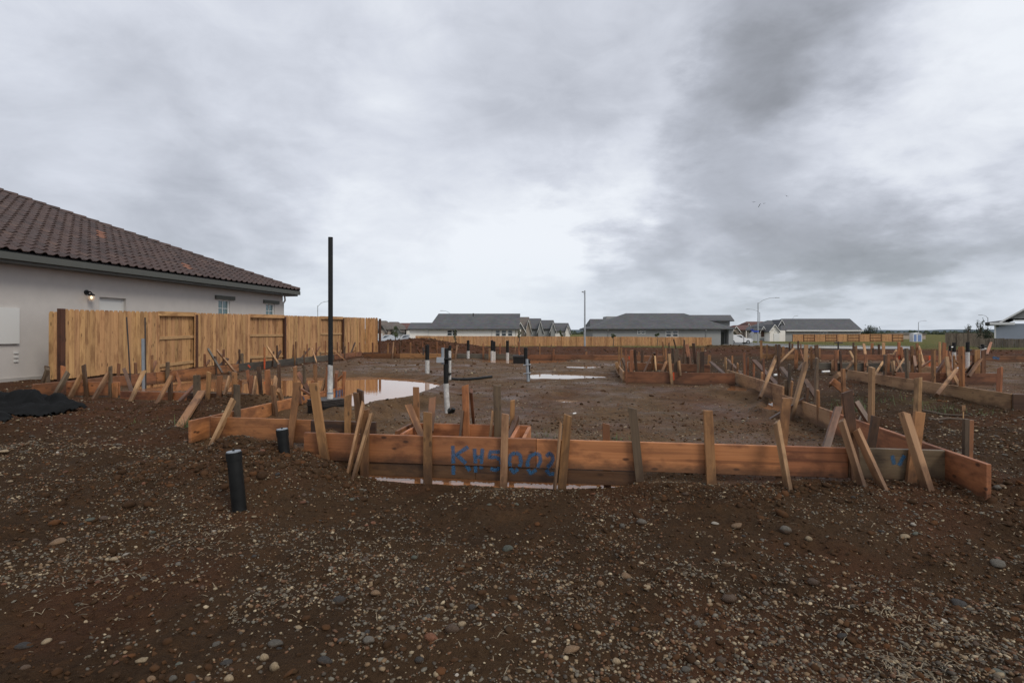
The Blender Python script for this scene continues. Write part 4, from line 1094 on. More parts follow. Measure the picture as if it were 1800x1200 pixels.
mb.put(rb(-.19, .19, -.19, .19, gb - .1, zt - .01)); mb.build('box_body', M['abs_black'], box)
for k in range(4): MB().put(rb(-.198, .198, -.198, .198, gb + .02 + k * (zt - gb) / 4, gb + .035 + k * (zt - gb) / 4)).build('rib', M['steel_dark'], box)
MB().put(rb(-.17, .17, -.17, .17, zt - .008, zt + .004)).build('top_skin', M['grey_pipe'], box)
s_ = stub(784, 640, 674, 722, 9.25, .040, 'wrapped pipe stub bent at its foot with a clamp cluster on top', None, 787)
for (x, y0, y1, r, m) in ((778.5, 611, 640, .028, 'grey_pipe'), (785.5, 612, 645, .034, 'abs_black'), (790.5, 616, 667, .026, 'white_wrap'), (791, 607, 617, .022, 'abs_black')): vtube(x, y0, y1, 9.3, r, 'pipe', m, s_)
b0 = P(768, 637, 9.25); b1 = P(781, 628, 9.25); MB().box(b0.x, b1.x, 9.2, 9.3, b0.z, b1.z).build('clamp_box', M['galvanised'], s_)
MB().tube([P(779, 631, 9.22), P(793, 631, 9.22)], .02, 8).build('clamp', M['abs_black'], s_, True); MB().tube([P(788, 657, 9.25), P(793, 657, 9.25)], .018, 8).build('clamp', M['abs_black'], s_, True)
el = P(787, 722, 9.25); MB().tube([el + Vector((0, 0, .05)), el + Vector((.03, -.02, -.02)), el + Vector((.09, -.06, .01)), el + Vector((.10, -.07, .05))], .036, 10).build('pipe_elbow', M['abs_black'], s_, True)
s_ = stub(751, 606, 633, 658, 16.2, .058, 'black capped stub with a side bracket beyond the puddle')
MB().tube([P(744, 616, 16.2), P(746, 616, 16.2), P(750, 617, 16.2)], .02, 8).build('bracket', M['steel_dark'], s_, True); MB().tube([P(743.5, 610, 16.2), P(744, 624, 16.2)], .02, 8).build('bracket', M['steel_dark'], s_, True)
stub(823, 598, 617, 634, 24, .058, 'thin black stub with white foot, leftmost by the far board')
stub(865, 598, 617, 639, 23.4, .058, 'left one of the two paired stubs in the far puddle')
stub(868.5, 600, 618, 636, 23.6, .058, 'right one of the two paired stubs in the far puddle')
stub(892, 598.5, 620, 637, 23.4, .06, 'single black stub with white foot in the far puddle')
Yq = 13.7; g6 = P(927, 672, Yq); s_ = empty('pipe_stub', (g6.x, Yq, gz(g6.x, Yq)), 'black pipe strapped to a grey conduit beside the thin puddle', 'pipe')
vtube(924, 611, 640, Yq, .045, 'black_pipe', 'abs_black', s_); vtube(926, 631, 676, Yq - .05, .035, 'grey_conduit', 'grey_pipe', s_, 12, 929); vtube(930, 632, 677, Yq, .026, 'black_pipe', 'abs_black', s_)
for y in (642, 657): MB().tube([P(920, y, Yq - .06), P(926, y - 1, Yq - .1), P(933, y - 1.5, Yq - .06)], .016, 6).build('strap', M['galvanised'], s_, True)
b0 = P(902, 639, 21); b1 = P(921, 625, 21); o = empty('pipe_box', ((b0.x + b1.x) / 2, 21.2, gz(b1.x, 21)), 'low black plastic box standing in the far puddle', 'box')
MB().box(b0.x, b1.x, 21, 21.4, gz(b0.x, 21) - .05, b1.z).build('box_body', M['abs_black'], o); MB().box(b0.x - .02, b1.x + .02, 20.98, 21.42, b1.z - .05, b1.z - .02).build('rim', M['steel_dark'], o)
A, B = GT(793, 668), GT(864, 664); pts = [A.lerp(B, t) for t in np.linspace(0, 1, 8)]; pts = [(p.x, p.y, gz(p.x, p.y) + .03) for p in pts]
o = MB().tube(pts, .035, 10).build('loose_tube', M['abs_black'], None, True, pts[0]); tag(o, 'thin black tube lying flat on the pad right of the wrapped stub', 'pipe')  # dark line across the pad, built as a thin black tube
for (px, yt, px1, yb, z, r, lb) in ((411, 797, 422, 908, .06, .056, 'thick black capped pipe leaning in the foreground dirt'), (496, 757, 503, 826, .2, .053, 'shorter black pipe stub half hidden by the dirt heap')):
    b = G(px1, yb, z); root = empty('sewer_stub', (b.x, b.y, gz(b.x, b.y)), lb, 'pipe'); T = P(px, yt, b.y); B = b - (T - b).normalized() * .15
    MB().tube([B, T], r, 20).build('pipe_body', M['abs_black'], root, True)
    dr_ = (T - B).normalized(); MB().tube([T - dr_ * .05, T + dr_ * .012], r * 1.10, 20).build('pipe_cap', M['abs_black'], root, True)
    MB().tube([T + dr_ * .013, T + dr_ * .022], r * .98, 20).build('cap_face', M['grey_pipe'], root, True)
    MB().tube([T + dr_ * .023, T + dr_ * .035], r * .16, 10).build('cap_plug', M['abs_black'], root, True)
for (x0, y0, x1, y1, r, m, lb) in ((222.5, 557, 231, 684, .014, 'steel_dark', 'left leaning steel rod before the tall fence'), (255, 558, 256.5, 684, .014, 'steel_dark', 'upright steel rod touching the grey conduit'), (251.5, 595, 252.5, 683, .034, 'grey_pipe', 'grey plastic conduit standing by the steel rod')):
    b = G(x1, y1, .34); T = P(x0, y0, b.y + .02); o = MB().tube([b - Vector((0, 0, .15)), T], r, 10).build('conduit' if 'conduit' in lb and 'grey plastic' in lb else 'steel_rod', M[m], None, True, b); tag(o, lb, 'conduit' if 'grey plastic' in lb else 'rod')
for px, yt, ym, yb, Y, lb in ((1677, 602, 619, 645, 19.5, 'left stub of the three in the neighbouring slab'), (1701, 601, 619, 646, 19.3, 'middle stub of the three in the neighbouring slab'), (1727, 605, 613, 641, 19.5, 'right stub of the three, with a cross fitting')):
    s_ = stub(px, yt, ym, yb, Y, .055, lb)
    if px == 1677: vtube(1670, 607, 617, Y, .04, 'side_pipe', 'abs_black', s_); MB().tube([P(1671, 610, Y), P(1677, 610, Y)], .03, 8).build('side_arm', M['galvanised'], s_, True)
    if px == 1701: MB().tube([P(1701, 616, Y), P(1707, 615, Y)], .035, 8).build('side_arm', M['abs_black'], s_, True)
    if px == 1727: MB().tube([P(1721, 611, Y), P(1733, 609, Y)], .035, 8).build('cross_arm', M['abs_black'], s_, True); MB().tube([P(1727, 613, Y), P(1733, 613, Y)], .04, 8).build('white_cap', M['white_wrap'], s_, True)
Yr = 26; o = empty('steel_marker', P(1473, 622, Yr), 'dark rod with a T handle standing before the grass field', 'rod'); vtube(1473.5, 600, 625, Yr, .035, 'rod', 'steel_dark', o); MB().tube([P(1467, 602, Yr), P(1481, 602.5, Yr)], .03, 8).build('handle', M['steel_dark'], o, True)
# ------------------------------------------------------------------ black fabric heap at the left
def fabric():
    xs = np.linspace(-10.2, -5.9, 120); ys = np.linspace(6.7, 9.7, 90); X, Y = np.meshgrid(xs, ys)
    R = ((X + 8.3) / 1.65) ** 2 + ((Y - 8.15) / 1.1) ** 2 + .9 * fbm(X * 1.5, Y * 1.5, 5, 61)
    tear = ((X + 7.1) / .42) ** 2 + ((Y - 7.8) / .22) ** 2 + .5 * fbm(X * 3, Y * 3, 3, 62)
    fold = np.abs(fbm(X * 1.1 + .5 * Y, Y * 2.4, 3, 63)); hb = np.clip(1 - R, 0, 1)
    Z = terrain(X, Y) + .012 + .34 * hb ** .7 * (.3 + 2.0 * fold) * (1 - .75 * np.exp(-tear)) + .10 * hb * fbm(X * 4, Y * 6, 4, 64)
    keep = (R < 1.0); idx = -np.ones(X.shape, int); v = []; f = []
    def vid(j, i):
        if idx[j, i] < 0: idx[j, i] = len(v); v.append((X[j, i], Y[j, i], Z[j, i]))
        return idx[j, i]
    for j in range(89):
        for i in range(119):
            if keep[j, i] and keep[j + 1, i] and keep[j, i + 1] and keep[j + 1, i + 1]: f.append((vid(j, i), vid(j, i + 1), vid(j + 1, i + 1), vid(j + 1, i)))
    c = Vector((-8.2, 8.2, gz(-8.2, 8.2))); me = mesh('ground_fabric', [Vector(p) - c for p in v], f, True)
    o = add('ground_fabric', me, M['black_fabric'], None, c); tag(o, 'crumpled torn black ground fabric heaped on the dirt', 'fabric'); md = o.modifiers.new('thick', 'SOLIDIFY'); md.thickness = .006
fabric()
# ------------------------------------------------------------------ far houses
def hip(root, x0, x1, y0, y1, ze, r0, r1, ry, zr, mat, th=.18, name='roof'):
    m = MB(); m.v = [(x0, y0, ze), (x1, y0, ze), (x1, y1, ze), (x0, y1, ze), (r0, ry, zr), (r1, ry, zr), (x0, y0, ze - th), (x1, y0, ze - th), (x1, y1, ze - th), (x0, y1, ze - th)]
    m.f = [(0, 1, 5, 4), (1, 2, 5), (2, 3, 4, 5), (3, 0, 4), (6, 7, 1, 0), (7, 8, 2, 1), (8, 9, 3, 2), (9, 6, 0, 3), (6, 9, 8, 7)]; return m.build(name, M[mat], root)
def gable_front(root, x0, x1, y0, y1, ze, zr, wall, roof, over=.3, trim='trim_white'):
    xm = (x0 + x1) / 2; m = MB(); m.v = [(x0, y0, ze - .02), (x1, y0, ze - .02), (xm, y0, zr - .15), (x0, y1, ze - .02), (x1, y1, ze - .02), (xm, y1, zr - .15)]; m.f = [(0, 1, 2), (3, 5, 4), (0, 3, 4, 1)]; m.build('gable_wall', M[wall], root)
    sl = (zr - ze) / (xm - x0)
    for s in (-1, 1):
        a = xm + s * ((x1 - x0) / 2 + over); zl = ze - sl * over; m = MB()
        m.v = [(a, y0 - over, zl), (xm, y0 - over, zr), (xm, y1, zr), (a, y1, zl), (a, y0 - over, zl - .16), (xm, y0 - over, zr - .16), (xm, y1, zr - .16), (a, y1, zl - .16)]; m.f = list(BOXF); rf = m.build('roof', M[roof], root)
        b = MB(); b.v = [(a, y0 - over - .04, zl - .20), (xm, y0 - over - .04, zr - .20), (xm, y0 - over - .04, zr), (a, y0 - over - .04, zl), (a, y0 - over - .003, zl - .20), (xm, y0 - over - .003, zr - .20), (xm, y0 - over - .003, zr), (a, y0 - over - .003, zl)]; b.f = list(BOXF); b.build('fascia', M[trim], rf)
def win(root, x0, x1, z0, z1, y, div=1, frame_='trim_white', gl='glass'):
    e = .07; m = MB(); m.box(x0, x1, y - .06, y - .003, z1 - e, z1); m.box(x0, x1, y - .06, y - .003, z0, z0 + e); m.box(x0, x0 + e, y - .06, y - .003, z0 + e, z1 - e); m.box(x1 - e, x1, y - .06, y - .003, z0 + e, z1 - e)
    for k in range(1, div): xx = x0 + (x1 - x0) * k / div; m.box(xx - .05, xx + .05, y - .06, y - .003, z0 + e, z1 - e)
    m.box(x0 + e, x1 - e, y - .05, y - .004, (z0 + z1) / 2 - .03, (z0 + z1) / 2 + .03)
    w = m.build('window', M[frame_], root)
    for k in range(div):
        a = x0 + (x1 - x0) * k / div + e; b = x0 + (x1 - x0) * (k + 1) / div - e; MB().box(a, b, y - .03, y - .004, z0 + e, z1 - e).build('pane', M[gl], w)
def X_(px, Y): return (px - CX) / FPX * Y
def Z_(py, Y): return CZ - (py - HY) / FPX * Y
def wallbox(root, px0, px1, Y, dep, ze, mat, zb=-.75): return MB().box(X_(px0, Y), X_(px1, Y), Y, Y + dep, zb, ze).build('wall', M[mat], root)
def house_b():
    Y = 95; r = empty('white_house', (X_(815, Y), Y + 5, -.5), 'long white walled house with a grey roof behind the tan fence at centre left', 'house', 'houses across the far fences'); ze = Z_(577.5, 94.5)
    wallbox(r, 720, 906, Y, 12, ze - .1, 'stucco_white'); hip(r, X_(752, 94.5), X_(913, 94.5), 94.4, 107.6, ze, X_(771, 101), X_(914.5, 101), 101, Z_(551, 101), 'roof_grey')
    hip(r, X_(716, 94.5), X_(757, 94.5), 94.45, 104, ze + .02, X_(722, 98), X_(765, 98), 98, Z_(567, 98), 'roof_grey')
    win(r, X_(786, Y), X_(804, Y), Z_(590, Y), Z_(580, Y), Y, 2); win(r, X_(871, Y), X_(879, Y), Z_(591, Y), Z_(580, Y), Y); win(r, X_(881.5, Y), X_(890, Y), Z_(591, Y), Z_(580, Y), Y); win(r, X_(892.5, Y), X_(901, Y), Z_(591, Y), Z_(580, Y), Y)
    for px in (753, 865): MB().tube([(X_(px, Y), Y - .1, ze - .2), (X_(px, Y), Y - .1, -.6)], .05, 8).build('downspout', M['panel_white'], r, True); MB().box(X_(px, Y) - .12, X_(px, Y) + .12, Y - .14, Y - .004, ze - .35, ze - .12).build('light_box', M['trim_white'], r)
    for px, py in ((832, 552.5), (788, 567), (875, 569)): v_ = P(px, py, 97.5); MB().tube([v_ - Vector((0, 0, .35)), v_ + Vector((0, 0, .2))], .12, 8).build('roof_vent', M['roof_dark'], r, True)
    # bay at the right end
    wallbox(r, 906.5, 916, Y + 2, 6, ze - .1, 'stucco_white'); gable_front(r, X_(908, Y + 3), X_(922, Y + 3), Y + 3, Y + 9, ze - .05, Z_(566, Y + 3), 'stucco_grey', 'roof_grey')
house_b()
def house_c():
    Y = 92; r = empty('grey_house', (X_(1165, Y), Y + 6, -.5), 'long grey stucco house with low hip roof right of the tall street lamp', 'house', 'houses across the far fences'); ze = Z_(577, 91.5)
    wallbox(r, 1042, 1267, Y, 12, ze - .1, 'stucco_grey'); wallbox(r, 1267.1, 1280.9, Y + 1.6, 10, ze - .1, 'stucco_grey'); wallbox(r, 1281, 1289, Y, 12, ze - .1, 'stucco_grey')
    MB().box(X_(1269, Y), X_(1279, Y), Y + 1.5, Y + 1.58, -.6, 1.7).build('door', M['trim_dark'], r)
    hip(r, X_(1036, 91.5), X_(1292, 91.5), 91.4, 105, ze, X_(1100, 98), X_(1202, 98), 98, Z_(550.5, 98), 'roof_grey')
    hip(r, X_(1175, 100), X_(1287, 100), 99, 109, Z_(563, 100) , X_(1190, 104), X_(1284, 104), 104, Z_(553.5, 104), 'roof_grey'); MB().box(X_(1245, 100), X_(1283, 100), 100, 108, 1.5, Z_(562.5, 100) - .2).build('wall', M['stucco_grey'], r)
    hip(r, X_(1036, 100), X_(1082, 100), 99, 108, Z_(575, 100), X_(1037, 103), X_(1078, 103), 103, Z_(560.5, 103), 'roof_grey'); MB().box(X_(1066, 104), X_(1090, 104), 104, 108, 1.5, Z_(556, 104)).build('wall', M['stucco_grey'], r)
    for a, b in ((1120, 1126.3), (1127.5, 1134)): win(r, X_(a, Y), X_(b, Y), Z_(587, Y), Z_(580.5, Y), Y)
    for a, b in ((1170, 1180), (1182, 1192)): win(r, X_(a, Y), X_(b, Y), Z_(592, Y), Z_(580.5, Y), Y)
    for px in (1069, 1241): MB().box(X_(px, Y) - .1, X_(px, Y) + .1, Y - .13, Y - .004, ze - .4, ze - .15).build('light_box', M['trim_white'], r); MB().tube([(X_(px, Y), Y - .08, ze - .4), (X_(px, Y), Y - .08, -.6)], .04, 6).build('downspout', M['stucco_grey'], r, True)
    for px, py in ((1074, 573.5), (1078, 573.5), (1081, 573), (1141, 573.5), (1145, 573), (1148, 573.5), (1226, 573.5), (1229, 573), (1125, 561), (1126, 568), (1196, 570), (1210, 569), (1186, 553)): v_ = P(px, py, 93.5 + (577 - py) * .2); MB().box(v_.x - .12, v_.x + .12, v_.y - .1, v_.y + .1, v_.z - .3, v_.z + .08).build('roof_vent', M['galvanised'], r)
house_c()
def house_d():
    Y = 140; r = empty('dark_grey_house', (X_(1440, Y), Y + 6, -.5), 'grey house with white gabled garage and long roof behind the orange fence', 'house', 'houses across the far fences'); ze = Z_(580, Y - .5)
    wallbox(r, 1381, 1513, Y, 14, ze - .1, 'stucco_grey'); wallbox(r, 1353, 1380.5, Y - 1.2, 10, ze - .1, 'stucco_white'); wallbox(r, 1336, 1352.8, Y + 2, 8, ze - .1, 'stucco_white')
    hip(r, X_(1372, Y - .5), X_(1516, Y - .5), Y - .6, Y + 15, ze, X_(1374, Y + 7), X_(1494, Y + 7), Y + 7, Z_(560, Y + 7), 'roof_grey', .25)
    MB().box(X_(1380, Y) , X_(1515, Y), Y - .72, Y - .61, ze - .28, ze - .02).build('fascia', M['trim_white'], r)
    gable_front(r, X_(1353, Y - 1.2), X_(1369, Y - 1.2), Y - 1.25, Y + 6, ze, Z_(570, Y), 'stucco_white', 'roof_grey'); gable_front(r, X_(1369, Y + 3), X_(1378, Y + 3), Y + 3, Y + 8, Z_(569, Y), Z_(561, Y), 'stucco_grey', 'roof_grey')
    gd = MB().box(X_(1356, Y), X_(1366, Y), Y - 1.27, Y - 1.21, -.7, Z_(586, Y)).build('garage_door', M['panel_white'], r)
    for k in range(4): MB().box(X_(1356.2, Y), X_(1365.8, Y), Y - 1.29, Y - 1.275, -.65 + k * .5, -.65 + k * .5 + .42).build('door_panel', M['trim_white'], gd)
    for px in (1357, 1363): win(r, X_(px, Y), X_(px + 2.2, Y), Z_(583.5, Y), Z_(581.8, Y), Y - 1.2)
    MB().box(X_(1337.5, Y + 2), X_(1343, Y + 2), Y + 1.9, Y + 1.98, Z_(592, Y), Z_(580.5, Y)).build('shutter', M['trim_brown'], r); MB().box(X_(1335, Y + 2), X_(1353, Y + 2), Y + 1.85, Y + 1.99, -.8, Z_(594, Y)).build('stone_base', M['stucco_grey'], r)
    hip(r, X_(1334, Y + 1), X_(1356, Y + 1), Y + 1.2, Y + 14, ze + .05, X_(1349, Y + 8), X_(1374, Y + 8), Y + 8, Z_(563, Y + 8), 'roof_grey'); gable_front(r, X_(1336, Y + 2), X_(1344.5, Y + 2), Y + 1.6, Y + 8, ze, Z_(573, Y), 'stucco_white', 'roof_grey')
    win(r, X_(1441, Y), X_(1454, Y), Z_(586, Y), Z_(581.5, Y), Y, 2)
house_d()
def house_e():
    Y = 62; r = empty('blue_grey_house', (X_(1745, Y), Y, -.3), 'blue grey gabled house cut by the right edge of the picture', 'house', 'houses across the far fences'); ze = Z_(569, Y)
    wallbox(r, 1748, 1960, Y, 12, ze, 'stucco_blue', -.4); MB().box(X_(1747, Y), X_(1749.5, Y), Y - .05, Y - .003, -.4, ze).build('trim', M['trim_white'], r)
    gable_front(r, X_(1762, Y), X_(1930, Y), Y - .003, Y + 12, Z_(560, Y), Z_(500, Y), 'stucco_grey', 'roof_dark', .5)
    hip(r, X_(1740, Y - .4), X_(1768, Y - .4), Y - .5, Y + 12.5, ze + .15, X_(1767, Y + 2), X_(1768, Y + 2), Y + 5, Z_(556, Y), 'roof_dark', .25); MB().box(X_(1741, Y), X_(1774, Y), Y - .62, Y - .51, ze - .12, ze + .14).build('fascia', M['trim_white'], r)
    MB().box(X_(1772, Y), X_(1960, Y), Y - .16, Y - .01, Z_(564.5, Y), Z_(562.5, Y)).build('trim', M['trim_white'], r); MB().box(X_(1750, Y), X_(1753, Y), Y - .15, Y - .003, 2.2, 2.45).build('light_box', M['trim_dark'], r); r.rotation_euler = (0, 0, math.radians(-40))
house_e()
def row_houses():
    for i, (px0, px1, peak, eave, Y, wl, rf, lb) in enumerate(((900, 934, 557, 577, 118, 'stucco_tan', 'roof_brown', 'brown roofed house end just right of the white house'), (908, 955, 559.5, 578, 130, 'stucco_grey', 'roof_grey', 'grey gabled house second in the receding row'), (925, 977, 562.5, 578, 142, 'stucco_grey', 'roof_grey', 'grey gabled house third in the receding row'), (945, 1003, 567.5, 582, 155, 'stucco_white', 'roof_grey', 'small pale house last in the receding row left of the tall lamp'))):
        r = empty('row_house', (X_((px0 + px1) / 2, Y), Y + 4, -.55), lb, 'house', 'houses receding down the far street'); ze = Z_(eave, Y); zr = Z_(peak, Y + 4)
        wallbox(r, px0 + 1, px1 - 1, Y, 9, ze, wl); hip(r, X_(px0 - 1, Y), X_(px1 + 1, Y), Y - .5, Y + 10, ze + .1, X_(px0, Y + 4), X_(px1 - 4, Y + 4), Y + 4, zr, rf); gable_front(r, X_(px1 - 9, Y - 1), X_(px1 - 1, Y - 1), Y - 1, Y + 4, ze, ze + (zr - ze) * .7, wl, rf); MB().box(X_(px1 - 9, Y - 1), X_(px1 - 1, Y - 1), Y - .98, Y - .003, -.7, ze - .03).build('wall', M[wl], r)
        win(r, X_(px0 + 3, Y), X_(px0 + 8, Y), Z_(588, Y), Z_(582, Y), Y)
    for i, (px0, px1, peak, eave, Y, wl, rf, lb) in enumerate(((650, 684, 563.5, 579, 125, 'stucco_tan', 'roof_brown', 'brown roofed house behind the silver parked car'), (682, 705, 565.5, 579, 128, 'stucco_grey', 'roof_brown', 'grey brown gabled house behind the young street tree'), (702, 730, 567.5, 580, 134, 'stucco_white', 'roof_red', 'reddish roofed house peeping out left of the white house'))):
        r = empty('street_house', (X_((px0 + px1) / 2, Y), Y + 4, -.55), lb, 'house', 'houses across the street at left'); ze = Z_(eave, Y); zr = Z_(peak, Y + 5)
        wallbox(r, px0 + 1, px1 - 1, Y, 10, ze, wl); hip(r, X_(px0 - 1, Y), X_(px1 + 1, Y), Y - .6, Y + 11, ze + .1, X_(px0 + 2, Y + 5), X_(px1 - 5, Y + 5), Y + 5, zr, rf)
        xm = px0 + (px1 - px0) * .62; gable_front(r, X_(xm - 5, Y - 1.4), X_(xm + 6, Y - 1.4), Y - 1.4, Y + 4, ze - .1, ze + (zr - ze) * .5, 'trim_dark', rf, .3, 'trim_dark'); MB().box(X_(xm - 5, Y - 1.4), X_(xm + 6, Y - 1.4), Y - 1.38, Y - .003, -.7, ze - .14).build('wall', M[wl], r)
        MB().box(X_(xm - 4, Y), X_(xm + 4, Y), Y - 1.46, Y - 1.385, -.7, ze - .9).build('garage_door', M['panel_white'], r); win(r, X_(px0 + 5, Y), X_(px0 + 13, Y), Z_(589, Y), Z_(581, Y), Y, 1, 'trim_dark')
    for i, (px0, px1, peak, eave, Y, wl, rf, lb) in enumerate(((1284, 1312, 571.5, 580, 150, 'stucco_tan', 'roof_red', 'dark red roofed house just right of the grey house'), (1306, 1339, 565, 579, 165, 'stucco_white', 'roof_red', 'brown gabled house behind the street name sign'))):
        r = empty('corner_house', (X_((px0 + px1) / 2, Y), Y + 4, -.55), lb, 'house', 'houses beyond the street corner'); ze = Z_(eave, Y); zr = Z_(peak, Y + 5)
        wallbox(r, px0 + 1, px1 - 1, Y, 10, ze, wl); hip(r, X_(px0 - 1, Y), X_(px1 + 2, Y), Y - .6, Y + 11, ze + .1, X_(px0 + 6, Y + 5), X_(px1 + 4, Y + 5), Y + 5, zr, rf); gable_front(r, X_(px0 + 4, Y - 1), X_(px0 + 15, Y - 1), Y - 1, Y + 4, ze, ze + (zr - ze) * .75, wl, rf, .4); MB().box(X_(px0 + 4, Y - 1), X_(px0 + 15, Y - 1), Y - .98, Y - .003, -.7, ze - .03).build('wall', M[wl], r); MB().box(X_(px0 + 6, Y), X_(px0 + 13, Y), Y - 1.06, Y - 1.003, -.7, ze - 1.0).build('garage_door', M['trim_brown' if i == 0 else 'panel_white'], r)
    Y = 190; r = empty('long_shed', (X_(1608, Y), Y, -.6), 'low pinkish building beyond the portable toilet', 'building'); wallbox(r, 1585, 1627, Y, 8, Z_(587, Y), 'stucco_tan'); hip(r, X_(1584, Y), X_(1628, Y), Y - .3, Y + 8.3, Z_(586.5, Y), X_(1590, Y), X_(1622, Y), Y + 4, Z_(585, Y), 'roof_brown')
row_houses()
# ------------------------------------------------------------------ far fences
def panel_fence(name, label, p0, p1, Y0, Y1, yt0, yt1, npan, mat, bw=.14, openb=False, zb=None, group=None):
    A = Vector((X_(p0, Y0), Y0, 0)); B = Vector((X_(p1, Y1), Y1, 0)); d = (B - A) / npan; un = d.normalized(); nn = Vector((un.y, -un.x, 0))
    root = empty(name, (A + B) / 2 + Vector((0, 0, -.5)), label, 'fence', group)
    for i in range(npan):
        a = A + d * i; m = MB(); ga, gb_ = gz(a.x, a.y), gz((a + d).x, (a + d).y); zt = Z_(yt0 + (yt1 - yt0) * (i + .5) / npan, Y0 + (Y1 - Y0) * (i + .5) / npan) + rnd.uniform(-.02, .02); k = int(d.length / bw)
        for j in range(k):
            q0 = a + un * (j * d.length / k + .003); q1 = a + un * ((j + 1) * d.length / k - .003); g = ga + (gb_ - ga) * j / k - .03 if zb is None else zb; o_ = nn * rnd.uniform(-.006, .006); t_ = nn * .02; h = zt + rnd.uniform(-.015, .015)
            m.put(([q0 + o_ + Vector((0, 0, g)), q1 + o_ + Vector((0, 0, g)), q1 + o_ - t_ + Vector((0, 0, g)), q0 + o_ - t_ + Vector((0, 0, g)), q0 + o_ + Vector((0, 0, h)), q1 + o_ + Vector((0, 0, h)), q1 + o_ - t_ + Vector((0, 0, h)), q0 + o_ - t_ + Vector((0, 0, h))], BOXF))
        m.build('fence_panel', M[mat], root)
        if openb and i % 2 == 1:
            for fr in (.15, .5, .85): g = gz(a.x, a.y); s = a + nn * .03; e = a + d + nn * .03; zz = g + (zt - g) * fr; bar('fence_rail', (s.x, s.y, zz), (e.x, e.y, zz), .05, .12, nn, M['fence_post'], root)
        g = gz(a.x, a.y); bar('fence_post', (a.x + nn.x * .05, a.y + nn.y * .05, g - .1), (a.x + nn.x * .05, a.y + nn.y * .05, zt - .03), .09, .09, nn, M['fence_post' if openb else mat], root)
panel_fence('street_fence', 'long tan wooden fence in front of the white and grey houses', 731, 1251, 90, 88, 590, 592.5, 20, 'fence_far')
panel_fence('field_fence', 'orange wooden fence with open bays at the grass field', 1393, 1588, 134, 134, 587.5, 587, 10, 'fence_far', .2, True)
panel_fence('weathered_fence', 'weathered grey picket fence running to the right edge', 1716, 1960, 58, 52, 594, 598, 9, 'fence_weathered', .13)
panel_fence('weathered_fence', 'farther dark weathered fence before the two bushy trees', 1662, 1745, 82, 80, 585, 585.5, 4, 'fence_weathered', .16)
# ------------------------------------------------------------------ streets, hills
def sheet(name, pix, mat, lift, label):
    pts = [GT(x, y, lift) for x, y in pix]; n = len(pts) // 2; v = pts; f = [(i, i + 1, 2 * n - 2 - i, 2 * n - 1 - i) for i in range(n - 1)]
    o = add(name, mesh(name, v, f), M[mat]); tag(o, label, kind='structure'); return o
up = [(1284, 601.5), (1310, 603.5), (1345, 605.2), (1400, 607.5), (1450, 609.5), (1520, 611.5), (1600, 613)]; lo = [(1264, 606), (1290, 609), (1330, 611.3), (1390, 613), (1450, 614.2), (1520, 615.2), (1600, 616)]
sheet('road', lo + up[::-1], 'asphalt', .06, 'grey asphalt street curving past the grass field')
sheet('road', [(640, 609), (690, 608.5), (728, 607)] + [(728, 600), (690, 600), (640, 600)], 'asphalt', .06, 'grey asphalt street with parked cars at left')
def kerb(pix, label):
    pts = [GT(x, y, .05) for x, y in pix]; m = MB(); m.tube([p + Vector((0, 0, .05)) for p in pts], .11, 4); o = m.build('kerb', M['kerb'], None, False, pts[0]); tag(o, label, kind='structure')
kerb(up, 'pale concrete kerb along the grass field'); kerb(lo, 'pale concrete kerb along the near side of the street')
def hills():
    n = 160; xs = np.linspace(-2600, 3400, n); h = 14 + 10 * fbm(xs / 420, xs * 0 + 3.3, 5, 71); h = np.maximum(h, 3); v = []
    for x, k in zip(xs, h): v += [(x, 1900, -.6), (x, 1900 + k * 5, k * 1.05), (x, 2300, -.6)]
    f = []
    for i in range(n - 1): a = 3 * i; f += [(a, a + 3, a + 4, a + 1), (a + 1, a + 4, a + 5, a + 2)]
    o = add('hills', mesh('hills', v, f), M['hill']); tag(o, 'low blue grey hills along the horizon', kind='structure')
hills()
def tree_line():
    v, f = [], []
    for k in range(1500):
        x = rnd.uniform(-900, 1300); y = rnd.uniform(700, 1000); s = rnd.uniform(2, 5); h = rnd.uniform(1.5, 5) * (.6 + .8 * (math.sin(x * .013) * .5 + .5)); n = len(v)
        for j in range(5): a = 2 * math.pi * j / 5 + rnd.random(); v.append((x + math.cos(a) * s, y + math.sin(a) * s, -.6 + h * rnd.uniform(.25, .6)))
        v.append((x, y, -.6 + h)); v += [(v[n + j][0], v[n + j][1], -.7) for j in range(5)]
        for j in range(5): f.append((n + j, n + (j + 1) % 5, n + 5)); f.append((n + 6 + j, n + 6 + (j + 1) % 5, n + (j + 1) % 5, n + j))
    o = add('distant_trees', mesh('distant_trees', v, f), M['leaf_dark']); tag(o, 'dark line of far trees on the horizon', kind='stuff')
tree_line()
# ------------------------------------------------------------------ trees and shrubs
def leaves(center, rx, rz, n, size, seed, shape=1.0):
    r = random.Random(seed); v, f = [], []; clumps = []
    for _ in range(max(6, n // 45)):
        while True:
            p = Vector((r.uniform(-1, 1), r.uniform(-1, 1), r.uniform(-1, 1)))
            if p.length < 1: break
        clumps.append(p)
    for _ in range(n):
        c = r.choice(clumps); p = c + Vector((r.gauss(0, .2), r.gauss(0, .2), r.gauss(0, .17))); p = Vector((p.x * rx, p.y * rx, p.z * rz)) + Vector(center)
        a = Vector((r.uniform(-1, 1), r.uniform(-1, 1), r.uniform(-1, 1))).normalized(); b = a.cross(Vector((r.uniform(-1, 1), r.uniform(-1, 1), r.uniform(-1, 1)))).normalized(); s = size * r.uniform(.6, 1.4); k = len(v)
        v += [p - a * s, p + b * s * .45, p + a * s, p - b * s * .45]; f.append((k, k + 1, k + 2, k + 3))
    return v, f
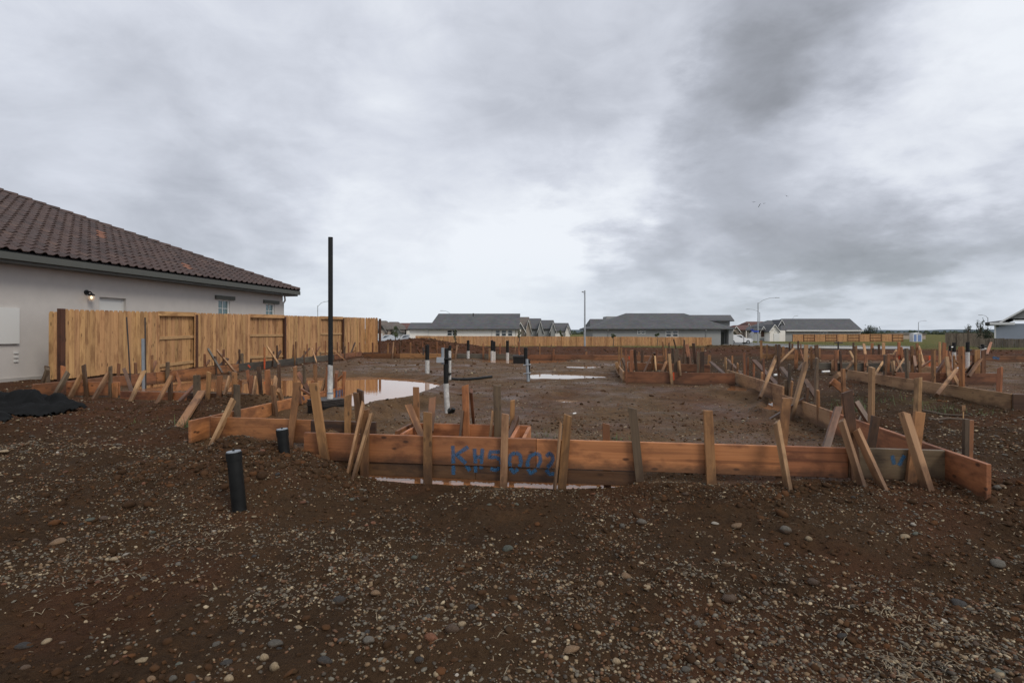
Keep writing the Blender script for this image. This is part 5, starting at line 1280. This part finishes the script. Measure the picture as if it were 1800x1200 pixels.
def tree(px, ytop, ybot, Y, wpx, label, mat, n=500, name='young_tree', crown=.62, size=None, stake=False):
    x = X_(px, Y); g = gz(x, Y); top = Z_(ytop, Y); root = empty(name, (x, Y, g), label, 'tree', 'trees among the far houses'); h = top - g; rx = wpx / 2 * Y / FPX; cz_ = top - h * crown / 2
    MB().tube([(x, Y, g - .1), (x + .03 * h, Y, g + h * .4), (x, Y, top - h * .12)], [.03 * h + .02, .02 * h + .015, .01], 7).build('trunk', M['bark'], root, True)
    lm = MB()
    for k in range(6): a = k * 1.05; lm.tube([(x, Y, cz_ - h * crown * .3 + k * .05 * h), (x + math.cos(a) * rx * .5, Y + math.sin(a) * rx * .5, cz_ + h * .02 * k), (x + math.cos(a) * rx * .85, Y + math.sin(a) * rx * .85, cz_ + h * crown * .25)], [.012 * h, .008 * h, .004], 5)
    lm.build('limb', M['bark'], root, True)
    v, f = leaves((x, Y, cz_), rx, h * crown / 2, n, size or max(.09, Y * .0011), int(px)); m = MB(); m.v = v; m.f = f; m.build('crown', M[mat], root)
tree(694, 575, 604, 86, 11, 'young green street tree between the two parked cars', 'leaf_mid', 500)
tree(800, 579, 606, 87.5, 7, 'sapling against the twin window of the white house', 'leaf_olive', 220)
tree(912, 577, 606, 87.5, 8, 'sapling at the right end of the white house', 'leaf_olive', 260)
tree(1078, 586, 608, 84.5, 7, 'left sapling in front of the grey house', 'leaf_mid', 220, crown=.45); tree(1155, 585, 608, 84.5, 7, 'right sapling in front of the grey house', 'leaf_mid', 220, crown=.45)
tree(1530, 573, 592, 170, 26, 'dark bushy tree beyond the end of the long roof', 'leaf_dark', 900, 'bushy_tree', .85)
tree(1513, 580, 592, 168, 10, 'small dark bush at the end of the long roof', 'leaf_dark', 300, 'bushy_tree', .85)
tree(1702, 564, 592, 95, 14, 'sparse slender tree left of the blue grey house', 'leaf_dark', 330, 'slender_tree', .8); tree(1723, 560, 592, 95, 13, 'taller slender tree nearest the blue grey house', 'leaf_dark', 420, 'slender_tree', .8)
tree(1733, 575, 597, 75, 22, 'dense dark shrub against the blue grey house wall', 'leaf_dark', 900, 'wall_shrub', .9); tree(1693, 578, 592, 95, 20, 'low dark shrub under the slender trees', 'leaf_dark', 500, 'wall_shrub', .9)
tree(720, 598, 609, 70, 14, 'low pale green shrub on the dirt berm', 'leaf_olive', 300, 'wall_shrub', .9)
tree(1293, 580, 604, 118, 6, 'young tree at the street corner', 'leaf_dark', 180); tree(986, 578, 590, 140, 8, 'small green tree before the last house of the row', 'leaf_mid', 200)
# ------------------------------------------------------------------ street furniture
def lamp(px, ytop, ybot, Y, arm_px, arm_py, label, r=.07):
    x = X_(px, Y); g = gz(x, Y); root = empty('street_lamp', (x, Y, g), label, 'street lamp', 'street lamps'); zt = Z_(ytop, Y)
    MB().tube([(x, Y, g - .1), (x, Y, zt)], [r * 1.35, r], 8).build('pole', M['galvanised'], root, True)
    if arm_px is None:
        MB().tube([(x, Y, zt - .7), (x, Y + .9, zt - .1), (x, Y + 1.9, zt + .1)], .05, 6).build('arm', M['galvanised'], root, True); MB().box(x - .13, x + .13, Y + 1.7, Y + 2.3, zt + .02, zt + .14).build('luminaire', M['galvanised'], root); MB().tube([(x, Y, zt), (x, Y, zt + .12)], .09, 8).build('cap', M['galvanised'], root, True)
        return
    ax, az = X_(arm_px, Y), Z_(arm_py, Y); dx = ax - x
    MB().tube([(x, Y, zt - .15), (x + dx * .3, Y, zt + (az - zt) * .55), (x + dx * .62, Y, zt + (az - zt) * .9), (ax, Y, az)], .045, 6).build('arm', M['galvanised'], root, True)
    s = 1 if dx > 0 else -1; MB().box(min(ax - s * .1, ax + s * .65), max(ax - s * .1, ax + s * .65), Y - .13, Y + .13, az - .06, az + .06).build('luminaire', M['galvanised'], root)
lamp(1028, 512, 612, 74, None, None, 'tall straight street lamp between the white and grey houses', .09)
lamp(1332.5, 532, 600, 110, 1364, 523.2, 'tall street lamp with arm to the right at the street corner', .10)
lamp(1335.5, 549, 600, 150, 1316, 543.3, 'farther street lamp with arm to the left at the street corner', .09)
lamp(558.5, 537, 600, 110, 577, 529.5, 'street lamp rising above the tall wooden fence', .07)
lamp(792, 551, 600, 150, 778, 546, 'street lamp arm showing above the white house roof', .06)
lamp(1393, 560, 600, 190, 1399, 555, 'tiny street lamp above the long grey roof', .06)
lamp(1614.5, 566, 600, 190, 1625, 563.5, 'lone street lamp above the portable toilet', .09)
lamp(1736.5, 558, 600, 120, 1726, 553.7, 'street lamp beside the blue grey house roof', .07)
def sign_post():
    Y = 95; x = X_(1322, Y); g = gz(x, Y); r = empty('street_sign', (x, Y, g), 'street name sign with blue blades over a round sign on a thin post', 'sign')
    MB().tube([(x, Y, g - .1), (x, Y, Z_(580, Y))], .035, 8).build('post', M['galvanised'], r, True)
    MB().box(x - .1, X_(1334, Y), Y - .03, Y + .0, Z_(583.5, Y), Z_(581, Y)).build('sign_blade', M['sign_blue'], r); MB().box(x - .02, x + .02, Y - .6, Y + .6, Z_(580.5, Y), Z_(578.3, Y)).build('sign_blade', M['sign_blue'], r)
    MB().tube([(x, Y - .06, Z_(586.5, Y)), (x, Y - .04, Z_(586.5, Y))], .36, 8).build('sign_plate', M['sign_back'], r)
    Y = 86; x = X_(1307.5, Y); g = gz(x, Y); o = MB().tube([(x, Y, g - .1), (x, Y, Z_(581, Y))], .05, 8).build('sign_post', M['steel_dark'], None, True, (x, Y, g)); tag(o, 'thin dark post standing by the street corner', 'post')
sign_post()
def toilet():
    Y = 132; x0, x1 = X_(1605, Y), X_(1621.5, Y); g = gz(x0, Y); zt = Z_(586, Y); r = empty('portable_toilet', ((x0 + x1) / 2, Y + .6, g), 'white and blue portable toilet standing in the grass', 'toilet'); xm = (x0 * .55 + x1 * .45)
    MB().box(x0, xm - .02, Y, Y + 1.2, g, zt).build('cabin', M['toilet_white'], r); MB().box(xm + .02, x1, Y + .1, Y + 1.2, g, zt - .05).build('cabin', M['toilet_white'], r); MB().box(x0 + .2, xm - .2, Y - .04, Y - .003, g + .1, zt - .25).build('door', M['toilet_blue'], r); MB().box(xm + .2, x1 - .2, Y + .06, Y + .097, g + .1, zt - .3).build('door', M['toilet_blue'], r)
    m = MB(); m.v = [(x0 - .05, Y - .05, zt), (x1 + .05, Y - .05, zt), (x1 + .05, Y + 1.25, zt), (x0 - .05, Y + 1.25, zt), ((x0 + x1) / 2, Y + .6, zt + .2)]; m.f = [(0, 1, 4), (1, 2, 4), (2, 3, 4), (3, 0, 4), (0, 3, 2, 1)]; m.build('roof', M['toilet_white'], r)
toilet()
def car(px, ybot, Y, facing, body, label):
    x = X_(px, Y); g = gz(x, Y) + .06; r = empty('parked_car', (x, Y, g), label, 'car', 'cars parked across the street'); s = facing
    prof = [(-2.25, .35), (-2.3, .75), (-2.15, 1.05), (-1.95, 1.55), (-1.5, 1.68), (.2, 1.66), (.95, 1.12), (1.9, .98), (2.25, .75), (2.28, .4), (1.9, .3), (-1.9, .3)]
    m = MB(); n = len(prof); w = .9
    for y, k in ((-w, 0), (-w + .16, 1), (w - .16, 1), (w, 0)):
        for a, z in prof: m.v.append((x + s * a * (1 if not (k == 0 and z > 1.1) else .98), Y + y * (.86 if z > 1.1 and True else 1), g + z))
    for j in range(3):
        for i in range(n): m.f.append((j * n + i, j * n + (i + 1) % n, (j + 1) * n + (i + 1) % n, (j + 1) * n + i))
    m.f.append(tuple(range(n))); m.f.append(tuple(range(4 * n - 1, 3 * n - 1, -1))); m.build('body', M[body], r, True)
    for sy in (-1, 1):
        for a0, a1, b0, b1 in ((-1.75, -.75, -1.55, -.78), (-.68, .55, -.68, .12)):
            q = MB(); yy = Y + sy * .80; q.v = [(x + s * a0, yy, g + 1.12), (x + s * a1, yy, g + 1.12), (x + s * b1, yy - sy * .03, g + 1.56), (x + s * b0, yy - sy * .03, g + 1.56)] + [(x + s * a0, yy - sy * .04, g + 1.12), (x + s * a1, yy - sy * .04, g + 1.12), (x + s * b1, yy - sy * .07, g + 1.56), (x + s * b0, yy - sy * .07, g + 1.56)]; q.f = list(BOXF); q.build('side_window', M['glass'], r)
        for a in (-1.4, 1.4):
            wh = MB().tube([(x + s * a, Y + sy * .72, g + .34), (x + s * a, Y + sy * .93, g + .34)], .36, 14).build('wheel', M['tyre'], r, True); MB().tube([(x + s * a, Y + sy * .931, g + .34), (x + s * a, Y + sy * .945, g + .34)], .2, 12).build('rim', M['galvanised'], wh, True)
        MB().box(x + s * 2.2 - .06, x + s * 2.2 + .06, Y + sy * .62 - .16, Y + sy * .62 + .16, g + .72, g + .88).build('headlight', M['trim_white'], r)
car(680, 600, 98, -1, 'car_silver', 'silver parked car just right of the tall fence'); car(713, 600, 100, -1, 'car_white', 'white parked car half hidden by the white house'); car(1298, 603, 104, 1, 'car_white', 'white car behind the corner of the grey house')
# ------------------------------------------------------------------ birds
for px, py, a, sp, lb in ((1325, 355.5, .1, .45, 'leftmost dark bird of the flying group'), (1335, 361.5, 1.0, .55, 'lowest dark bird of the flying group, banking'), (1343, 358, .05, .35, 'smallest dark bird right of the banking one'), (1383, 345, -.5, .5, 'dark bird flying apart at upper right')):
    c = P(px, py, 110); R_ = Matrix.Rotation(-a, 3, 'Y'); v = [(-.05, 0, 0), (0, .26, .02), (.05, 0, 0), (0, -.3, 0), (0, 0, .05), (0, 0, -.05), (-sp * .6, .06, .14), (-sp * 1.2, -.1, .06), (-.03, -.12, .01), (sp * .6, .06, .14), (sp * 1.2, -.1, .06), (.03, -.12, .01), (-.07, -.42, 0), (.07, -.42, 0)]
    f = [(0, 1, 4), (1, 2, 4), (2, 3, 4), (3, 0, 4), (1, 0, 5), (2, 1, 5), (3, 2, 5), (0, 3, 5), (0, 6, 8), (6, 7, 8), (2, 11, 9), (9, 11, 10), (3, 12, 13), (1, 6, 0), (1, 2, 9)]
    o = add('bird', mesh('bird', [R_ @ (Vector(p) * .75) for p in v], f), M['bird'], None, c); tag(o, lb, 'bird', 'birds in flight')
# ------------------------------------------------------------------ stones, gravel, clods, straw, grass
def ico(sub):
    import bmesh
    bm = bmesh.new(); bmesh.ops.create_icosphere(bm, subdivisions=sub, radius=1); bm.verts.ensure_lookup_table()
    v = np.array([x.co[:] for x in bm.verts]); f = np.array([[q.index for q in p.verts] for p in bm.faces]); bm.free(); return v, f
def scatter(name, pos, rad, mat, label, rough=.18, sub=1, flat=(.45, .8), sink=.42, smooth=True):
    n = len(pos); bv, bf = ico(sub); nv = len(bv)
    ax = nrs.uniform(.75, 1.35, (n, 1)); ay = nrs.uniform(.7, 1.1, (n, 1)); az = nrs.uniform(*flat, (n, 1)); th = nrs.uniform(0, 2 * np.pi, n)
    w = bv[None] * (1 + rough * nrs.uniform(-1, 1, (n, nv, 1))) * np.concatenate([ax, ay, az], 1)[:, None, :] * rad[:, None, None]
    c, s = np.cos(th)[:, None], np.sin(th)[:, None]; tilt = nrs.normal(0, .25, (n, 1)); x = w[..., 0] * c - w[..., 1] * s; y = w[..., 0] * s + w[..., 1] * c; z = w[..., 2] + x * tilt
    v = np.stack([x + pos[:, 0:1], y + pos[:, 1:2], z + pos[:, 2:3] + (rad * az[:, 0] * (1 - 2 * sink))[:, None]], -1).reshape(-1, 3)
    f = (bf[None] + (np.arange(n) * nv)[:, None, None]).reshape(-1, 3); o = add(name, big_mesh(name, v, f, smooth), M[mat]); tag(o, label, kind='stuff'); return o
def spread(n, y0, y1, power, clump, seed, lat=1.05, bias=0.0):
    y = y0 + (y1 - y0) * nrs.uniform(0, 1, n) ** power; x = nrs.uniform(-1, 1, n) * (lat * y + .4); d = fbm(x * 1.1, y * 1.1, 4, seed) + .35 * fbm(x * 4, y * 4, 3, seed + 3)
    k = nrs.uniform(-.55, .75, n) < d * clump * 1.0 - .06 + bias - .06 * sst(.2, -.8, x) + .42 * sst(-.2, 1.2, x) * (1 - sst(2.9, 4.2, y)); x, y = x[k], y[k]; z = terrain(x, y)
    wet = np.zeros(len(x), bool)
    for nm, lv, poly, dep, sh in PUD: wet |= (sd_poly(x, y, poly) < 0)
    wet |= (z < .035) & (y > 5.3) & (y < 6.6); k = ~wet
    return np.stack([x[k], y[k], z[k]], 1)
p_ = spread(120000, 1.9, 6.6, 1.35, 1.25, 81); scatter('gravel', p_, np.clip(.0062 * np.exp(nrs.normal(0, .45, len(p_))), .003, .016), 'gravel', 'loose gravel strewn over the foreground dirt')
p_ = spread(36000, 6.2, 18, 1.6, .9, 91, .95, .22); scatter('gravel', p_, np.clip(.0105 * np.exp(nrs.normal(0, .4, len(p_))), .005, .028), 'gravel', 'loose gravel on the slab pads farther off', .18, 1, (.35, .6), .35)
p_ = spread(10000, 16, 40, 1.4, 1.2, 95, .95, .1); scatter('gravel', p_, np.clip(.022 * np.exp(nrs.normal(0, .4, len(p_))), .01, .06), 'gravel', 'pale stones and clods on the far dirt', .2, 1, (.4, .7), .3)
p_ = spread(26000, 1.9, 9, 1.3, 1.3, 101); scatter('soil_clods', p_, np.clip(.0085 * np.exp(nrs.normal(0, .5, len(p_))), .004, .018), 'clod', 'crumbly wet soil clods in the foreground', .4, 1, (.5, .9), .35, False)
p_ = spread(2600, 2.0, 9, 1.2, 1.3, 105); scatter('soil_clods', p_, np.clip(.017 * np.exp(nrs.normal(0, .35, len(p_))), .008, .026), 'clod', 'larger broken lumps of dark soil in the foreground', .17, 2, (.45, .75), .45, True)
p_ = spread(9000, 8, 40, 1.3, 1.2, 111, .95); scatter('soil_clods', p_, np.clip(.017 * np.exp(nrs.normal(0, .5, len(p_))), .008, .06) * np.clip(p_[:, 1] / 14, .8, 2), 'clod', 'reddish soil clods on the berms and pads', .4, 1, (.4, .7), .4, False)
def heap_lumps():
    pts = []
    for cx, cy, sx, sy, n in ((-2.9, 5.85, .45, .30, 420), (-2.4, 5.45, .45, .25, 300), (-3.5, 5.2, .6, .4, 220), (-2.05, 6.3, .2, .12, 90), (-1.6, 5.35, .35, .15, 130), (2.4, 4.85, .9, .18, 240), (4.0, 4.35, .4, .25, 120), (-4.5, 9.4, .6, .25, 220), (-7.0, 8.9, 1.6, .6, 420), (-5.2, 8.2, .9, .6, 260), (-5.4, 33.2, 2.6, 1.0, 420), (-7.6, 35, 2, 1, 160), (15, 39, 3, 1.4, 260), (8, 33, 6, 1.5, 260)):
        pts += [(rnd.gauss(cx, sx), rnd.gauss(cy, sy)) for _ in range(n)]
    p = np.array(pts); z = terrain(p[:, 0], p[:, 1]); k = ~((p[:, 1] > line_y(F0, F1, p[:, 0]) - .06) & (p[:, 0] > -2.0) & (p[:, 1] < 8)) & ~((z < .06) & (p[:, 1] > 5.1) & (p[:, 1] < 6.6)); p, z = p[k], z[k]
    r = np.clip(.016 * np.exp(nrs.normal(0, .45, len(p))), .007, .042) * np.where(p[:, 1] > 20, 2.2, 1); scatter('soil_clods', np.column_stack([p, z]), r, 'clod', 'lumps of dug soil on the heaps and banks', .17, 2, (.5, .85), .42, True)
heap_lumps()
for px, py, w, lb in ((1366, 661, .16, 'white plastic pipe offcut lying beyond the right boards'), (1010, 730, .05, 'tiny scrap of white paper on the garage pad'), (1452, 655, .22, 'white plastic offcut against the dark cross board')):
    g = GT(px, py); o = MB().tube([g + Vector((-w / 2, 0, .03)), g + Vector((w / 2, .02, .035))], .03 if w > .1 else .012, 8).build('plastic_offcut', M['trim_white'], None, True, g); tag(o, lb, 'scrap')
STONES = [  # px, py, width in px, height in px, tone, label
    (893, 962, 20, 16, 'green', 'squarish grey green stone in the dirt below the lettered board'), (200, 981, 15, 11, 'cream', 'pale stone left of the leaning black pipe, alone on smooth soil'),
    (596, 1052, 26, 22, 'dark', 'dark grey blue rounded stone in the middle left foreground'), (795, 1102, 26, 22, 'brown', 'brown banded stone touching a small cream one'), (812, 1095, 15, 15, 'cream', 'small cream stone touching the brown banded one'),
    (757, 1117, 28, 22, 'rust', 'large rusty tan stone in the centre foreground'), (484, 1128, 26, 15, 'grey', 'flat grey stone half buried at lower left of centre'), (482, 1168, 18, 26, 'cream', 'upright elongated cream stone near the lower edge'),
    (464, 1153, 16, 20, 'cream', 'angular cream stone above the elongated one'), (648, 1122, 21, 15, 'grey', 'light grey oval stone in the left centre foreground'), (571, 1158, 27, 16, 'dark', 'dark flat stone with a split, near the lower edge'),
    (1100, 1010, 18, 13, 'tan', 'tan oval stone in the right centre gravel'), (1137, 1030, 14, 11, 'cream', 'small cream stone in the right centre gravel'), (1055, 1024, 15, 18, 'tan', 'tan stone pointing up in the right centre gravel'),
    (1282, 1048, 28, 18, 'brown', 'big dark brown stone in the right gravel'), (1226, 1095, 15, 22, 'grey', 'grey stone standing on edge in the right gravel'), (1004, 1139, 30, 14, 'tan', 'long tan stone near the bare root like twig'),
    (1267, 1158, 22, 20, 'brown', 'rounded grey brown stone near the lower edge right of centre'), (1083, 1160, 16, 16, 'cream', 'cream stone near the lower edge, centre right'), (1206, 1174, 18, 13, 'grey', 'pale grey stone at the lower edge, centre right'),
    (1380, 928, 20, 18, 'grey', 'knobbly grey stone below the right braces'), (1421, 945, 13, 13, 'cream', 'cream stone right of the knobbly grey one'), (1591, 941, 18, 11, 'cream', 'pale oval stone below the right corner of the forms'), (1605, 920, 11, 9, 'white', 'whitish small stone right below the form corner'),
    (1686, 1058, 26, 13, 'dark', 'flat black stone on smooth soil at right'), (1659, 1089, 14, 10, 'white', 'whitish stone on smooth soil at right'), (1754, 988, 24, 13, 'grey', 'flat grey stone at the right edge of the dirt'), (1755, 1179, 24, 16, 'green', 'green grey stone in the lower right corner'),
    (1429, 1020, 22, 17, 'brown', 'brown stone at the top of the fine gravel patch'), (1480, 1115, 22, 11, 'dark', 'dark flat stone in the fine gravel patch'), (1477, 1091, 12, 12, 'tan', 'tan stone in the fine gravel patch'),
    (102, 950, 27, 13, 'tan', 'flat tan stone in the left foreground dirt'), (158, 912, 17, 11, 'green', 'olive grey stone in the left foreground dirt'), (184, 909, 18, 10, 'brown', 'brown stone beside the olive grey one'), (82, 1125, 18, 13, 'cream', 'pale stone in the lower left dirt'), (42, 1134, 30, 10, 'dark', 'slanting dark slab stone in the lower left dirt'),
    (250, 1158, 22, 12, 'cream', 'cream stone in the lower left, centre'), (398, 1162, 22, 13, 'dark', 'dark flat stone lower left of centre'), (304, 1190, 14, 15, 'grey', 'grey upright stone at the lower edge left'), (402, 1190, 17, 17, 'cream', 'cream upright stone at the lower edge left'), (266, 1191, 15, 13, 'tan', 'tan stone at the lower edge left'),
    (6, 793, 16, 9, 'cream', 'bright cream stone at the left edge under the black fabric'), (18, 845, 10, 7, 'cream', 'small bright stone at the left edge below the fabric'), (1752, 855, 14, 13, 'grey', 'grey boulder like stone right of the jutting board end'), (1128, 915, 18, 14, 'grey', 'elongated stone leaning on a small dirt ridge'), (1094, 923, 10, 16, 'grey', 'narrow pale grey stone left of the dirt ridge'),
    (1295, 922, 20, 11, 'tan', 'tan flat stone below the right half of the long board'), (1257, 919, 14, 5, 'white', 'thin white stone sliver below the right half of the long board'), (728, 978, 13, 11, 'green', 'pale green grey stone in the centre dirt'), (643, 981, 14, 8, 'brown', 'purplish brown flat stone in the centre dirt'), (660, 1040, 18, 12, 'tan', 'orange tan pointed stone in the centre foreground'), (830, 1065, 14, 11, 'dark', 'glossy dark stone in the centre foreground'), (776, 1067, 12, 11, 'tan', 'small tan upright stone in the centre foreground'), (737, 1157, 19, 12, 'dark', 'dark low stone near the lower edge, centre'), (767, 1183, 14, 16, 'cream', 'cream knobbly stone at the lower edge, centre'), (525, 1101, 14, 10, 'cream', 'cream stone in the left centre foreground')]
SV = []
for q in range(6):
    bv, bf = ico(3); rr_ = 1 + .15 * np.array([fbm(np.array([p[0] * 1.4 + q * 7]), np.array([p[1] * 1.4 + p[2] * 1.1]), 3, q)[0] for p in bv]) * 2; SV.append((bv * rr_[:, None], bf))
def stone_mesh(q, mat):
    key = f'stone_{q}_{mat}'
    if key not in bpy.data.meshes:
        me = big_mesh(key, SV[q][0], SV[q][1], True); me.materials.append(M[mat]); me.name = key
    return bpy.data.meshes[key]
def stone(loc, sx, sy, sz, rz, tone, label, group):
    o = bpy.data.objects.new('stone', stone_mesh(rnd.randrange(6), 'stone_' + tone)); COL.objects.link(o); o.location = loc; o.scale = (sx, sy, sz); o.rotation_euler = (rnd.uniform(-.25, .25), rnd.uniform(-.25, .25), rz); tag(o, label, 'stone', group); return o
taken = []
for px, py, w, h, tone, lb in STONES:
    g = GT(px, py + h * .3); sc = g.y / FPX; sx = w * sc / 2; sz = max(h * sc / 2 * .85, sx * .4); stone((g.x, g.y, g.z + sz * .28), sx, sx * rnd.uniform(.65, .95), sz, rnd.uniform(-.4, .4), tone, lb, 'larger stones on the dirt'); taken.append((g.x, g.y))
cols = ['cream', 'tan', 'grey', 'dark', 'rust', 'green', 'white', 'brown']; words = {'cream': 'small cream pebble', 'tan': 'small tan pebble', 'grey': 'small grey pebble', 'dark': 'small dark pebble', 'rust': 'small rusty pebble', 'green': 'small greenish pebble', 'white': 'small whitish pebble', 'brown': 'small brown pebble'}
cnt = 0
while cnt < 235:
    y = 2.3 + 4.6 * rnd.random() ** 1.5; x = rnd.uniform(-1, 1) * .95 * y
    if any(math.hypot(x - a, y - b) < .05 for a, b in taken): continue
    if y > line_y(F0, F1, x) - .25 and -2.3 < x < 4: continue
    t = rnd.choice(['cream'] * 3 + ['tan'] * 4 + ['grey'] * 7 + ['dark'] * 5 + ['rust'] * 3 + ['green'] * 2 + ['white'] + ['brown'] * 5); r_ = (.0105 + .010 * rnd.random() ** 2) * (y / 3) ** .5; z = gz(x, y); sz = r_ * rnd.uniform(.5, .8)
    stone((x, y, z + sz * .1), r_ * rnd.uniform(.9, 1.35), r_ * rnd.uniform(.7, 1), sz, rnd.uniform(0, 3.1), t, words[t] + ' in the ' + ('nearest' if y < 3.1 else 'middle' if y < 4.2 else 'farther') + ' dirt ' + ('at left' if x < -.33 * y else 'at right' if x > .33 * y else 'below the lettered board'), words[t] + 's in the foreground dirt'); taken.append((x, y)); cnt += 1
def blades(name, spots, mat, label, flat=True):
    """spots: x, y, count, spread, length, lift"""
    v, f = [], []; base = [[(x + rnd.gauss(0, sp), y + rnd.gauss(0, sp * .7)) for _ in range(n)] for x, y, n, sp, ln, up_ in spots]
    fl_ = np.array([q for b in base for q in b]); zs = iter(terrain(fl_[:, 0], fl_[:, 1]))
    for (x, y, n, sp, ln, up_), bs_ in zip(spots, base):
        for bx, by in bs_:
            a = rnd.uniform(0, 6.28); g = float(next(zs)); l = ln * rnd.uniform(.5, 1.3); w = .0022 + l * .008; e = up_ * rnd.uniform(.3, 1.2); dx, dy = math.cos(a), math.sin(a); k = len(v)
            for t, hh in ((0, .004), (.5, .5 * e * l * 1.3 + .008), (1, e * l + .004)): px_, py_ = bx + dx * l * t * (1 - .5 * min(1, e)), by + dy * l * t * (1 - .5 * min(1, e)); ww = w * (1 - .7 * t); v += [(px_ - dy * ww, py_ + dx * ww, g + hh), (px_ + dy * ww, py_ - dx * ww, g + hh)]
            f += [(k, k + 1, k + 3, k + 2), (k + 2, k + 3, k + 5, k + 4)]
    o = add(name, mesh(name, v, f), M[mat]); tag(o, label, kind='stuff')
sp = []
for px, py, n, s in ((1580, 1165, 60, .12), (1610, 1190, 50, .10), (1600, 1090, 30, .10), (1480, 1080, 40, .16), (1300, 1010, 40, .2), (1190, 1000, 25, .12), (1700, 1120, 40, .16), (330, 960, 45, .15), (210, 1010, 40, .15), (120, 1060, 40, .2), (380, 940, 30, .1), (650, 950, 40, .25), (1030, 960, 30, .25), (900, 1130, 25, .2), (1390, 905, 30, .2), (1560, 900, 30, .25), (1760, 930, 30, .2), (700, 1060, 25, .3), (950, 1030, 25, .3), (440, 1050, 25, .3), (1200, 880, 25, .3)):
    q = GT(px, py); sp.append((q.x, q.y, n, s, .055, .22))
blades('dry_straw', sp, 'straw', 'bits of dry straw and root lying in the dirt')
sp = []
for px, py, n, s, l in ((1500, 716, 60, .22, .10), (1530, 706, 70, .25, .10), (1470, 708, 40, .2, .09), (1655, 724, 60, .12, .10), (1720, 727, 40, .15, .08), (1505, 722, 50, .2, .10), (324, 752, 40, .05, .14), (250, 745, 25, .12, .07), (1085, 775, 30, .08, .08), (955, 768, 30, .15, .07)):
    q = GT(px, py); sp.append((q.x, q.y, n, s, l, 1.0))
blades('weeds', sp, 'grass_blade', 'short green weeds sprouting beside the right boards')
sp = [(x_, y_, 3, .35, .22 + y_ * .0012, 1.1) for x_, y_ in ((rnd.uniform(.18, .98) * yy, yy) for yy in (48 + 60 * rnd.random() ** 1.4 for _ in range(4200)))]
blades('field_grass', sp[:2300], 'grass_blade', 'green grass of the field beyond the neighbouring slab'); blades('field_grass', sp[2300:], 'grass_dry', 'dry yellowish grass of the field beyond the neighbouring slab')
